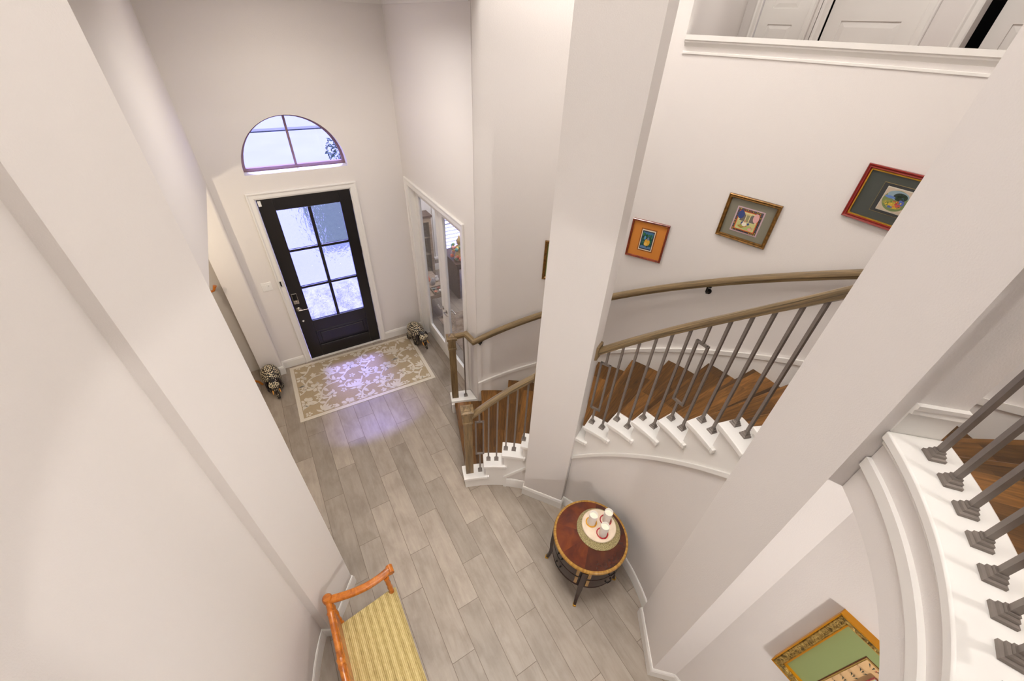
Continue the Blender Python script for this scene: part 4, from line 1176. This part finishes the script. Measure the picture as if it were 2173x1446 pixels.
SPIN = [(0, 0.026), (0.10, 0.027), (0.14, 0.018), (0.24, 0.022), (0.34, 0.016), (0.5, 0.022), (0.62, 0.015), (0.72, 0.021), (0.8, 0.016), (0.92, 0.022), (1.0, 0.022)]
ARMZ = 0.66
for sgn in (1, -1):
    def Y(y): return y if sgn > 0 else SY0+SY1-y+0.0
    turned((SX0+0.005, Y(1.535), SZ-0.06), (-0.470, Y(1.648), ARMZ-0.01), SPIN).build('back_spindle', ORANGE, bn, smooth=40)
    turned((-0.045, Y(1.545), SZ-0.06), (-0.052, Y(1.588), ARMZ-0.012), SPIN).build('front_spindle', ORANGE, bn, smooth=40)
    armp = []
    for i in range(15):
        q = i/14
        armp.append((-0.485+0.475*q, Y(1.650-0.085*math.sin(PI*q*0.72)+0.045*q), ARMZ+0.012*math.sin(PI*q)))
    mb = MB(); mb.sweep(armp, [(-0.020, -0.018), (0.020, -0.018), (0.029, -0.010), (0.029, 0.008), (0.022, 0.018), (0.006, 0.021), (-0.006, 0.021), (-0.022, 0.018), (-0.029, 0.008), (-0.029, -0.010)])
    am_ = mb.build('arm', ORANGE, bn, smooth=35, bevel=0.004)
    # rounded scroll at both arm ends
    e = armp[-1]; mb = MB(); mb.tube([(e[0]+0.002, e[1]-0.032, e[2]-0.004), (e[0]+0.002, e[1]+0.032, e[2]-0.004)], 0.027, 16); mb.build('scroll', ORANGE, am_, smooth=40)
    mb = MB(); mb.tube([(-0.478, Y(1.655), ARMZ-0.045), (-0.478, Y(1.655), ARMZ-0.02), (-0.478, Y(1.655), ARMZ+0.02), (-0.478, Y(1.655), ARMZ+0.034)], [0.030, 0.037, 0.037, 0.028], 18); mb.build('post_head', ORANGE, am_, smooth=40)
ycs = [1.625, 1.57, 1.555, 1.54, 1.25, 1.235, 1.21, 1.185, 1.17, 0.845, 0.83, 0.805, 0.78, 0.765, 0.475, 0.46, 0.445, 0.39]
rr = [0.022, 0.022, 0.030, 0.023, 0.023, 0.031, 0.025, 0.031, 0.023, 0.023, 0.031, 0.025, 0.031, 0.023, 0.023, 0.030, 0.022, 0.022]
mb = MB(); mb.tube([(-0.478, y, ARMZ-0.01) for y in ycs], rr, 14); mb.build('back_rail', ORANGE, bn, smooth=40)
mb = MB(); mb.box(-0.474, -0.452, 0.44, 1.56, SZ-0.02, ARMZ-0.03); mb.build('back_board', ORANGE, bn, bevel=0.006)

# ------------------------------------------------------------------ framed pictures
def flatmat(name, c, rough=0.6): return plain(name, c, rough)
def picture(label, cat_loc, rz, w, h, fw, depth, fmat, layers, paint, group, inner=None, glossy=False):
    """frame in the local XZ plane, facing local -Y; local origin at its lower centre on the wall"""
    p = thing('framed_picture', label, 'picture', cat_loc, rz, group)
    mb = MB(); a, b = w/2, h
    prof = [(0, 0), (0, depth*0.8), (fw*0.2, depth), (fw*0.55, depth*0.82), (fw*0.8, depth*0.9), (fw, depth*0.55), (fw, 0.004)]
    rows = []
    for (x, z, dx, dz) in ((-a, 0, 1, 1), (a, 0, -1, 1), (a, b, -1, -1), (-a, b, 1, -1)):
        rows.append([(x+dx*q, -o, z+dz*q) for q, o in prof])
    m = len(prof); v = [q for r_ in rows for q in r_]; f = []
    for i in range(4):
        for k in range(m): f.append((i*m+k, i*m+(k+1) % m, ((i+1) % 4)*m+(k+1) % m, ((i+1) % 4)*m+k))
    mb.add(v, f); mb.build('frame', fmat, p, local=True, smooth=20)
    y = -0.006
    def ring(mb, x0, x1, z0, z1, y0, y1): mb.box(x0, x1, y1, y0, z0, z1)
    if inner:
        e = fw
        mb = MB(); t = 0.007
        for q in ((-a+e, a-e, e, e+t), (-a+e, a-e, b-e-t, b-e), (-a+e, -a+e+t, e, b-e), (a-e-t, a-e, e, b-e)): mb.box(q[0], q[1], -depth*0.6, -0.004, q[2], q[3])
        mb.build('slip', inner, p, local=True)
    mats = [l[4] for l in layers]
    mb = MB()
    x0, x1, z0, z1 = -a+fw*0.8, a-fw*0.8, fw*0.8, b-fw*0.8
    for i, (l, r_, bo, to, m_) in enumerate(layers):
        mb.cur = i
        yy = -0.006-0.0012*i
        mb.box(x0+l*(x1-x0), x0+r_*(x1-x0), yy, yy+0.003, z0+bo*(z1-z0), z0+to*(z1-z0))
    mb.build('mat_board', mats, p, local=True)
    # painted scene: coloured shapes inside the last layer
    l, r_, bo, to = layers[-1][:4]
    X0, X1, Z0, Z1 = x0+l*(x1-x0), x0+r_*(x1-x0), z0+bo*(z1-z0), z0+to*(z1-z0)
    mb = MB(); pm_ = []
    for i, (shape, colr) in enumerate(paint):
        if colr not in pm_: pm_.append(colr)
        mb.cur = pm_.index(colr)
        yy = -0.006-0.0012*(len(layers)-1)-0.0006-0.00012*i
        pts = [(X0+u*(X1-X0), Z0+q*(Z1-Z0)) for u, q in shape]
        nn_ = len(pts)
        mb.add([(x, yy, z) for x, z in pts], [tuple(range(nn_))])
    mb.build('artwork', [plain('paint_%d_%d_%d' % c, lin(*c), 0.6) for c in pm_], p, local=True)
    if glossy:
        mb = MB(); mb.box(x0, x1, -depth*0.5-0.002, -depth*0.5, z0, z1); mb.build('glass', GLASS, p, local=True)
    return p
def ell(cx, cz, rx, rz_, n=18, a0=0, a1=360): return [(cx+rx*math.cos(rad(a0+(a1-a0)*i/n)), cz+rz_*math.sin(rad(a0+(a1-a0)*i/n))) for i in range(n)]
def rect(a, b, c, d): return [(a, c), (b, c), (b, d), (a, d)]
rs = random.Random(3)
def specks(cols, n, r0=0.015, r1=0.05, box=(0, 1, 0, 1)):
    out = []
    for i in range(n):
        r_ = rs.uniform(r0, r1)
        out.append((ell(rs.uniform(box[0]+r_, box[1]-r_), rs.uniform(box[2]+r_, box[3]-r_), r_, r_*rs.uniform(.6, 1.2), 7), rs.choice(cols)))
    return out
REDW = woodmat('red_brown_frame', lin(74, 24, 12), lin(122, 46, 22), lin(150, 66, 34), 0.3, (8, 8, 8), 4.0, coat=0.3)
GILT = plain('antique_gilt_frame', lin(122, 86, 36), 0.35, 0.45, vary=0.45, scale=50)
REDF = plain('deep_red_frame', lin(130, 26, 18), 0.25, coat=0.4)
ORNG = flatmat('orange_mat', lin(208, 132, 52)); ORND = flatmat('orange_mat_bevel', lin(150, 84, 26)); GREYM = flatmat('olive_grey_mat', lin(128, 124, 108)); LILAC = flatmat('lilac_paper', lin(196, 168, 176)); CREAMP = flatmat('cream_paper', lin(226, 214, 190)); TERRA = flatmat('terracotta_border', lin(196, 98, 44)); DKGREEN = flatmat('dark_green_mat', lin(64, 66, 54)); PINKP = flatmat('pinkish_paper', lin(214, 190, 170)); NEARBLACK = flatmat('near_black_mat', lin(38, 36, 32)); SAGE = flatmat('sage_green_mat', lin(146, 160, 104)); INK = flatmat('ink_blue_border', lin(42, 48, 70)); TAN = flatmat('tan_line', lin(170, 140, 70)); BROWNL = flatmat('brown_line', lin(96, 50, 24)); APRI = flatmat('apricot_border', lin(224, 186, 136))
def on_wall(t, z): return (*P(2.549, t), z)
WG = 'miniature paintings up the curved stair wall'
t = 28.65
p1art = [(rect(0, 1, 0, 1), (38, 84, 92)), (rect(0, 1, .72, 1), (60, 110, 150)), (rect(0, 1, 0, .16), (96, 130, 170))]+specks([(34, 96, 54), (58, 126, 64), (24, 66, 60), (80, 140, 90)], 46, .04, .09)+[(ell(.56, .40, .26, .22), (222, 168, 52)), (ell(.60, .62, .10, .10), (120, 130, 150)), (ell(.45, .30, .16, .1), (232, 190, 90)), (ell(.28, .66, .1, .12), (90, 150, 190))]
picture('small picture with orange mat and red-brown frame beside the middle column', on_wall(t, 2.500), rad(t-90), 0.325, 0.352, 0.018, 0.02, REDW,
        [(0, 1, 0, 1, ORNG), (.27, .73, .18, .83, ORND), (.30, .70, .21, .80, CREAMP)], [(rect(.06, .94, .05, .95), INKC) for INKC in ((40, 44, 60),)]+[([(.11+.78*u, .1+.8*q) for u, q in s_], c_) for s_, c_ in p1art], WG)
t = 12.65
p2art = [(rect(0, 1, 0, 1), (196, 196, 132)), (rect(0, 1, .45, 1), (214, 206, 150)), (rect(.10, .9, .48, .92), (112, 104, 98)), (rect(.36, .40, .36, .98), (226, 212, 160)), (rect(.56, .60, .36, .98), (226, 212, 160)), (rect(.40, .56, .50, .88), (150, 144, 104)), (rect(.30, .66, .86, .93), (206, 190, 130)), (ell(.10, .82, .17, .24), (54, 70, 124)), (ell(.90, .80, .15, .26), (222, 172, 170)), (ell(.5, .18, .42, .14), (176, 186, 116)), ([(.12, .16), (.34, .08), (.60, .26), (.36, .36)], (190, 88, 44)), ([(.18, .17), (.34, .12), (.52, .25), (.35, .31)], (150, 160, 70)), (ell(.30, .36, .07, .1), (44, 66, 120)), (ell(.42, .33, .13, .12), (236, 228, 208)), (ell(.42, .50, .05, .07), (196, 142, 110)), (ell(.62, .38, .06, .07), (60, 78, 128)), (ell(.78, .12, .1, .07), (222, 150, 150)), (ell(.80, .25, .03, .04), (200, 130, 130)), (ell(.92, .22, .03, .05), (210, 150, 150))]
bor = []
for i in range(14):
    bor.append((ell(.04+.92*i/13, .035, .022, .028, 8), rs.choice([(196, 160, 70), (80, 90, 110), (150, 80, 70)]))); bor.append((ell(.04+.92*i/13, .965, .022, .028, 8), rs.choice([(196, 160, 70), (80, 90, 110), (150, 80, 70)])))
for i in range(8):
    bor.append((ell(.035, .1+.8*i/7, .022, .03, 8), rs.choice([(196, 160, 70), (80, 90, 110)]))); bor.append((ell(.965, .1+.8*i/7, .022, .03, 8), rs.choice([(196, 160, 70), (80, 90, 110)])))
picture('picture in antique gilt frame with grey mat, middle of the stair wall row', on_wall(t, 2.892), rad(t-90), 0.375, 0.327, 0.026, 0.026, GILT,
        [(0, 1, 0, 1, GREYM), (.20, .80, .15, .81, LILAC), (.23, .77, .18, .78, flatmat('floral_border', lin(86, 70, 66)))], bor+[(rect(.08, .92, .08, .92), (198, 96, 46))]+[([(.12+.76*u, .12+.76*q) for u, q in s_], c_) for s_, c_ in p2art], WG)
t = -4.2
p3art = [(rect(0, 1, 0, 1), (216, 190, 160)), (ell(.5, .5, .48, .46, 28), (128, 140, 76)), (ell(.5, .74, .40, .2), (150, 170, 176)), (ell(.60, .70, .26, .17), (30, 50, 30)), (ell(.25, .62, .2, .06), (90, 120, 180)), (ell(.45, .36, .38, .14), (150, 144, 60)), (ell(.50, .28, .30, .12), (214, 176, 40)), (ell(.68, .36, .12, .12), (206, 84, 70)), (ell(.70, .55, .07, .14), (90, 110, 190)), (ell(.6, .44, .07, .08), (196, 70, 60)), (ell(.42, .22, .1, .05), (70, 96, 160)), (ell(.78, .46, .06, .12), (80, 100, 180))]+specks([(96, 120, 56), (150, 150, 70), (60, 90, 50), (190, 170, 60)], 34, .015, .035, (.12, .88, .2, .5))+specks([(34, 56, 34), (50, 76, 44), (24, 40, 28)], 26, .02, .045, (.45, .85, .56, .86))+specks([(214, 70, 60), (230, 190, 60), (110, 120, 200)], 16, .012, .03, (.42, .8, .24, .56))
picture('large dark picture in glossy red frame, cut by the right column', on_wall(t, 3.275), rad(t-90), 0.43, 0.315, 0.024, 0.026, REDF,
        [(0, 1, 0, 1, NEARBLACK), (.025, .975, .03, .97, DKGREEN), (.26, .74, .2, .8, TAN), (.265, .735, .208, .792, NEARBLACK), (.33, .70, .26, .74, CREAMP), (.34, .69, .275, .725, PINKP)], p3art, WG, GOLD, True)
t = 45.7
picture('gold framed picture mostly hidden behind the middle column', on_wall(t, 2.075), rad(t-90), 0.36, 0.425, 0.03, 0.026, GILT,
        [(0, 1, 0, 1, SAGE), (.2, .8, .2, .8, CREAMP)], [(rect(.1, .9, .1, .9), (150, 120, 80)), (ell(.5, .5, .3, .3), (196, 160, 90))], WG)
# green matted picture in the alcove
t = NT('carved_gilt'); n_ = t.noise(t.coord(), 42, 4, 0.7, 1.5)
t.set(color=t.ramp(n_, [(0.38, lin(70, 56, 18)), (0.5, lin(150, 118, 50)), (0.62, lin(196, 168, 96))]), rough=0.4, metal=0.3); t.bump(n_, 0.8, 0.01)
CARVED = t.m
YELLOWF = plain('yellow_gold_edge', lin(206, 140, 20), 0.3, 0.3)
gart = [(rect(0, 1, 0, 1), (224, 186, 136))]
for i in range(7):
    x = .06+.145*i
    for (cx_, cz_) in ((x, .955), (x, .045)):
        for q in (-1, 0, 1): gart.append(([(cx_+q*.012, cz_-.022), (cx_+q*.034+.006, cz_+.028), (cx_+q*.034-.006, cz_+.028)], (44, 56, 46)))
        gart.append((ell(cx_+.02, cz_+.01, .006, .009, 6), (196, 80, 50)))
for i in range(5):
    z = .14+.17*i
    for cx_ in (.045, .955):
        for q in (-1, 0, 1): gart.append(([(cx_+q*.008, z-.02), (cx_+q*.022+.006, z+.03), (cx_+q*.022-.006, z+.03)], (44, 56, 46)))
gart += [(rect(.095, .905, .095, .905), (150, 60, 60)), (rect(.105, .895, .105, .895), (196, 160, 116)), (rect(.11, .55, .68, .89), (150, 180, 214)), (ell(.2, .8, .08, .05), (226, 236, 244)), (ell(.38, .76, .1, .04), (214, 228, 240)),
         (rect(.11, .17, .4, .88), (210, 212, 170)), (rect(.125, .155, .52, .64), (130, 136, 160)), (rect(.11, .89, .30, .44), (186, 140, 96)), (rect(.2, .5, .46, .62), (214, 210, 172)), (rect(.25, .34, .48, .60), (140, 144, 166)), (rect(.38, .47, .48, .60), (140, 144, 166)),
         (rect(.56, .58, .2, .88), (90, 40, 34)), (rect(.72, .74, .2, .88), (90, 40, 34)), (rect(.59, .71, .62, .88), (222, 214, 178)), (rect(.75, .88, .5, .88), (150, 184, 150)), (ell(.66, .5, .05, .1), (236, 228, 206)), (ell(.8, .35, .05, .12), (190, 70, 60)), (ell(.45, .25, .06, .12), (210, 170, 60)), (ell(.3, .24, .05, .11), (96, 120, 170)), (rect(.11, .89, .11, .17), (120, 150, 90))]
gp = picture('large picture with sage green mat in carved gilt frame at lower right', (1.70, -0.243-0.45, 1.432), rad(-90), 0.90, 0.705, 0.040, 0.034, CARVED,
        [(0, 1, 0, 1, SAGE), (.150, .850, .150, .850, BROWNL), (.155, .845, .157, .843, TAN), (.162, .838, .166, .834, APRI)], gart, 'alcove pictures', YELLOWF)
mb = MB(); 
for q in ((-0.452, 0.452, 0.7, 0.708), (-0.452, 0.452, -0.003, 0.003), (-0.453, -0.447, 0, 0.705), (0.447, 0.453, 0, 0.705)): mb.box(q[0], q[1], -0.034, 0.0, q[2], q[3])
mb.build('outer_edge', YELLOWF, gp, local=True)
del gp['group']

# ------------------------------------------------------------------ study furniture glimpsed through the glass doors
PALEW = woodmat('washed_wood', lin(134, 114, 96), lin(160, 140, 120), lin(178, 158, 138), 0.4, (2, 10, 10), 2.5)
DESKW = woodmat('grey_brown_desk', lin(64, 46, 40), lin(92, 68, 58), lin(112, 86, 72), 0.4, (2, 10, 10), 2.5)
ct = thing('coffee_table', 'pale wooden coffee table with turned legs behind the left glass door', 'table', (2.10, 6.08, 0))
mb = MB(); mb.box(1.90, 2.30, 5.66, 6.50, 0.42, 0.45); mb.build('tabletop', PALEW, ct, bevel=0.006)
mb = MB(); mb.box(1.93, 2.27, 5.69, 6.47, 0.36, 0.42); mb.build('apron', PALEW, ct, bevel=0.004)
for (x, y) in ((1.95, 5.71), (2.25, 5.71), (1.95, 6.45), (2.25, 6.45)):
    turned((x, y, 0), (x, y, 0.40), [(0, .016), (.1, .026), (.2, .018), (.5, .03), (.75, .02), (.85, .03), (1, .03)], 10).build('leg', PALEW, ct, smooth=40)
tr = thing('tray', 'ornate metal tray on the coffee table', 'tray', (2.15, 5.78, 0.45))
mb = MB(); mb.box(2.03, 2.29, 5.665, 5.89, 0.452, 0.462); mb.build('base', plain('aged_silver', lin(150, 140, 124), .4, .5, vary=.3, scale=60), tr, bevel=0.004)
mb = MB()
for q in ((2.03, 2.29, 5.665, 5.675), (2.03, 2.29, 5.88, 5.89), (2.03, 2.04, 5.665, 5.89), (2.28, 2.29, 5.665, 5.89)): mb.box(q[0], q[1], q[2], q[3], 0.462, 0.482)
mb.build('rim', plain('aged_silver', lin(150, 140, 124)), tr)
tcols = [(196, 120, 90), (120, 124, 120), (220, 214, 200), (150, 80, 60), (180, 160, 120), (96, 110, 100)]
for i in range(3):
    for j in range(2):
        c_ = tcols[(i*2+j) % 6]; x, y = 2.07+0.085*i, 5.72+0.10*j
        mb = MB(); mb.lathe([(0, 0), (0.02, 0), (0.03, 0.018), (0.03, 0.024), (0.024, 0.024), (0.0, 0.008)], (0, 0), 14); o = mb.build('dish', plain('dish_%d' % (i*2+j), lin(*c_), .4), smooth=40); o.location = (x, y, 0.462)
        tag(o, 'tiny coloured dish on the ornate tray', 'dish', 'dishes on the tray')
for i, (x, y, h_, c_) in enumerate(((2.14, 6.02, .12, (176, 176, 178)), (2.24, 6.10, .10, (222, 218, 212)), (2.10, 6.16, .09, (214, 110, 90)))):
    mb = MB(); mb.lathe([(0, 0), (0.03, 0), (0.045, h_*.35), (0.03, h_*.75), (0.018, h_*.85), (0.026, h_), (0, h_)], (0, 0), 16); o = mb.build('urn', plain('urn_%d' % i, lin(*c_), .3, .3), smooth=40); o.location = (x, y, 0.45)
    tag(o, ['silver urn on the coffee table', 'white urn on the coffee table', 'coral urn on the coffee table'][i], 'urn')
cu = thing('curio_cabinet', 'wooden cabinet with a glass front under the study window wall', 'cabinet', (2.38, 7.13, 0))
mb = MB()
mb.plate([(2.20, 0.0), (2.56, 0.0), (2.56, 1.27), (2.20, 1.27)], [[(2.25, 0.14), (2.51, 0.14), (2.51, 1.18), (2.25, 1.18)]], lambda x, z: (x, 7.0, z), lambda x, z: (x, 7.03, z))
mb.box(2.20, 2.23, 7.03, 7.28, 0, 1.27); mb.box(2.53, 2.56, 7.03, 7.28, 0, 1.27); mb.box(2.23, 2.53, 7.26, 7.28, 0, 1.27); mb.box(2.23, 2.53, 7.03, 7.26, 0.06, 0.12)
mb.build('case', PALEW, cu, bevel=0.003)
mb = MB(); mb.box(2.18, 2.58, 6.98, 7.28, 1.27, 1.31); mb.build('cornice', DESKW, cu, bevel=0.006)
mb = MB(); mb.box(2.25, 2.51, 7.012, 7.016, 0.14, 1.18); mb.build('glass', GLASS, cu)
for z in (0.5, 0.85):
    mb = MB(); mb.box(2.23, 2.53, 7.035, 7.26, z, z+0.015); mb.build('shelf', PALEW, cu)
dk = thing('desk', 'dark wooden desk under the study window blind', 'desk', (3.14, 6.35, 0))
mb = MB(); mb.box(2.58, 3.7, 5.98, 6.66, 0.72, 0.75); mb.build('desktop', DESKW, dk, bevel=0.004)
mb = MB(); mb.box(2.62, 2.66, 6.02, 6.62, 0, 0.72); mb.build('side_panel', DESKW, dk)
mb = MB(); mb.box(3.62, 3.66, 6.02, 6.62, 0, 0.72); mb.build('side_panel', DESKW, dk)
mb = MB(); mb.box(2.66, 3.62, 6.56, 6.60, 0.3, 0.72); mb.build('back_panel', DESKW, dk)
fg = thing('figurine', 'seated figurine garlanded with orange and pink flowers on the desk', 'figurine', (2.74, 6.16, 0.75))
fx, fy = 2.74, 6.16
mb = MB(); mb.box(fx-.09, fx+.09, fy-.07, fy+.07, 0.75, 0.79); mb.build('plinth', plain('figurine_plinth', lin(206, 196, 176), .5, vary=.2, scale=40), fg, bevel=0.006)
mb = MB(); mb.lathe([(0, .79), (.085, .79), (.09, .83), (.06, .88), (.055, .94), (.07, 1.0), (.03, 1.03), (.025, 1.05), (.042, 1.09), (.04, 1.13), (.02, 1.16), (.012, 1.2), (0, 1.21)], (fx, fy), 18); mb.build('body', plain('figurine_gold', lin(206, 176, 116), .35, .2, vary=.25, scale=40), fg, smooth=40)
fr_ = random.Random(5)
for i in range(34):
    a = fr_.uniform(0, 2*PI); z = fr_.uniform(.80, 1.05); r_ = .09+fr_.uniform(0, .05)
    c_ = fr_.choice([(226, 120, 90), (222, 150, 150), (120, 160, 120), (232, 190, 110), (230, 226, 214), (90, 150, 150)])
    mb = MB(); mb.ball((fx+r_*math.cos(a), fy+r_*math.sin(a), z), fr_.uniform(.024, .038), 8, 6); mb.build('flower', plain('petal_%d_%d_%d' % c_, lin(*c_), .6), fg, smooth=60)
ch = thing('chair', 'wooden study chair with red striped back behind the right glass door', 'chair', (2.75, 5.38, 0))
RED = plain('red_stripe_fabric', lin(140, 28, 34), .8, vary=.3, scale=50)
for (x, y) in ((2.55, 5.18), (2.95, 5.18), (2.55, 5.58), (2.95, 5.58)):
    mb = MB(); mb.box(x-.02, x+.02, y-.02, y+.02, 0.008, 0.44); mb.build('leg', DESKW, ch)
mb = MB(); mb.box(2.53, 2.97, 5.16, 5.60, .44, .49); mb.build('seat', RED, ch, bevel=.01)
for y in (5.18, 5.58):
    mb = MB(); mb.box(2.53, 2.57, y-.02, y+.02, .49, 1.0); mb.build('back_post', PALEW, ch)
mb = MB(); mb.box(2.535, 2.565, 5.20, 5.56, .56, .97); mb.build('backrest', RED, ch, bevel=.006)
mb = MB(); mb.box(2.02, 3.6, 4.3, 5.63, 0.0, 0.008); o = mb.build('rug', plain('study_rug', lin(168, 150, 134), .95, vary=.35, scale=9), origin='base')
tag(o, 'mottled grey brown rug in the study behind the glass doors', 'rug')

# ------------------------------------------------------------------ outside the entry
CONC = plain('pale_concrete', lin(128, 131, 128), .9, vary=.05, scale=.6)
mb = MB(); mb.box(-30, 34, 5.66, 70, -0.30, -0.15); struct(mb, 'ground', CONC, 'pale concrete drive outside the front door', 'ground')
mb = MB(); mb.box(-30, 34, 23.3, 23.85, -0.15, -0.10); struct(mb, 'kerb', plain('kerb_grey', lin(92, 94, 98), .9), 'grey kerb line across the drive', 'kerb')
t_ = NT('pebble_slab'); vo = t_.new('ShaderNodeTexVoronoi'); t_.link(t_.coord(), vo.inputs['Vector']); vo.inputs['Scale'].default_value = 8
t_.set(color=t_.ramp(vo.outputs['Distance'], [(0.15, lin(70, 72, 74)), (0.35, lin(96, 98, 100)), (0.6, lin(142, 144, 146))]), rough=.9)
mb = MB(); mb.box(-0.62, 1.70, 5.66, 7.8, -0.15, -0.03); struct(mb, 'porch_slab', t_.m, 'grey pebbled porch slab', 'ground')
GRASS = plain('lawn', lin(58, 70, 42), .95, vary=.35, scale=9)
mb = MB(); mb.box(0.82, 9, 9.8, 14.5, -0.15, -0.12); o = mb.build('lawn', GRASS, origin='base'); tag(o, 'patch of dull green lawn beyond the porch', 'lawn', kind='stuff')
LEAF = plain('leaf_green', lin(66, 88, 70), .7, vary=.4, scale=5)
def leafy(name, label, cat, c, rad3, n, ls, trunk, seed):
    R_ = random.Random(seed)
    tr_ = thing(name, label, cat, (c[0], c[1], -0.15))
    mb = MB()
    for i in range(n):
        while True:
            p = Vector((R_.uniform(-1, 1), R_.uniform(-1, 1), R_.uniform(-1, 1)))
            if p.length < 1: break
        p = Vector((c[0]+p.x*rad3[0], c[1]+p.y*rad3[1], c[2]+p.z*rad3[2]))
        a = Vector((R_.gauss(0, 1), R_.gauss(0, 1), R_.gauss(0, 1))).normalized(); b = a.orthogonal().normalized(); nn_ = a.cross(b)*0.15
        s_ = ls*R_.uniform(.7, 1.3)
        mb.add([p-a*s_, p-b*s_*.4+nn_*s_, p+a*s_, p+b*s_*.4+nn_*s_], [(0, 1, 2), (0, 2, 3)])
    mb.build('foliage', LEAF, tr_)
    mb = MB()
    mb.tube([(c[0], c[1], -0.15), (c[0], c[1], c[2])], [trunk, trunk*.6], 8)
    for k in range(6):
        a = k*1.05; mb.tube([(c[0], c[1], c[2]*.6), (c[0]+rad3[0]*.6*math.cos(a), c[1]+rad3[1]*.6*math.sin(a), c[2]+rad3[2]*.3*math.sin(k*2.0))], [trunk*.4, trunk*.15], 6)
    mb.build('trunk', plain('bark', lin(84, 70, 60), .9), tr_)
leafy('tree', 'small leafy tree outside, at the right of the arched window', 'tree', (1.95, 9.0, 2.05), (.66, .6, .5), 1100, .045, .05, 11)
leafy('shrub', 'low green shrub outside behind the right door panes', 'shrub', (2.15, 8.5, 0.25), (.5, .5, .4), 420, .05, .03, 12)
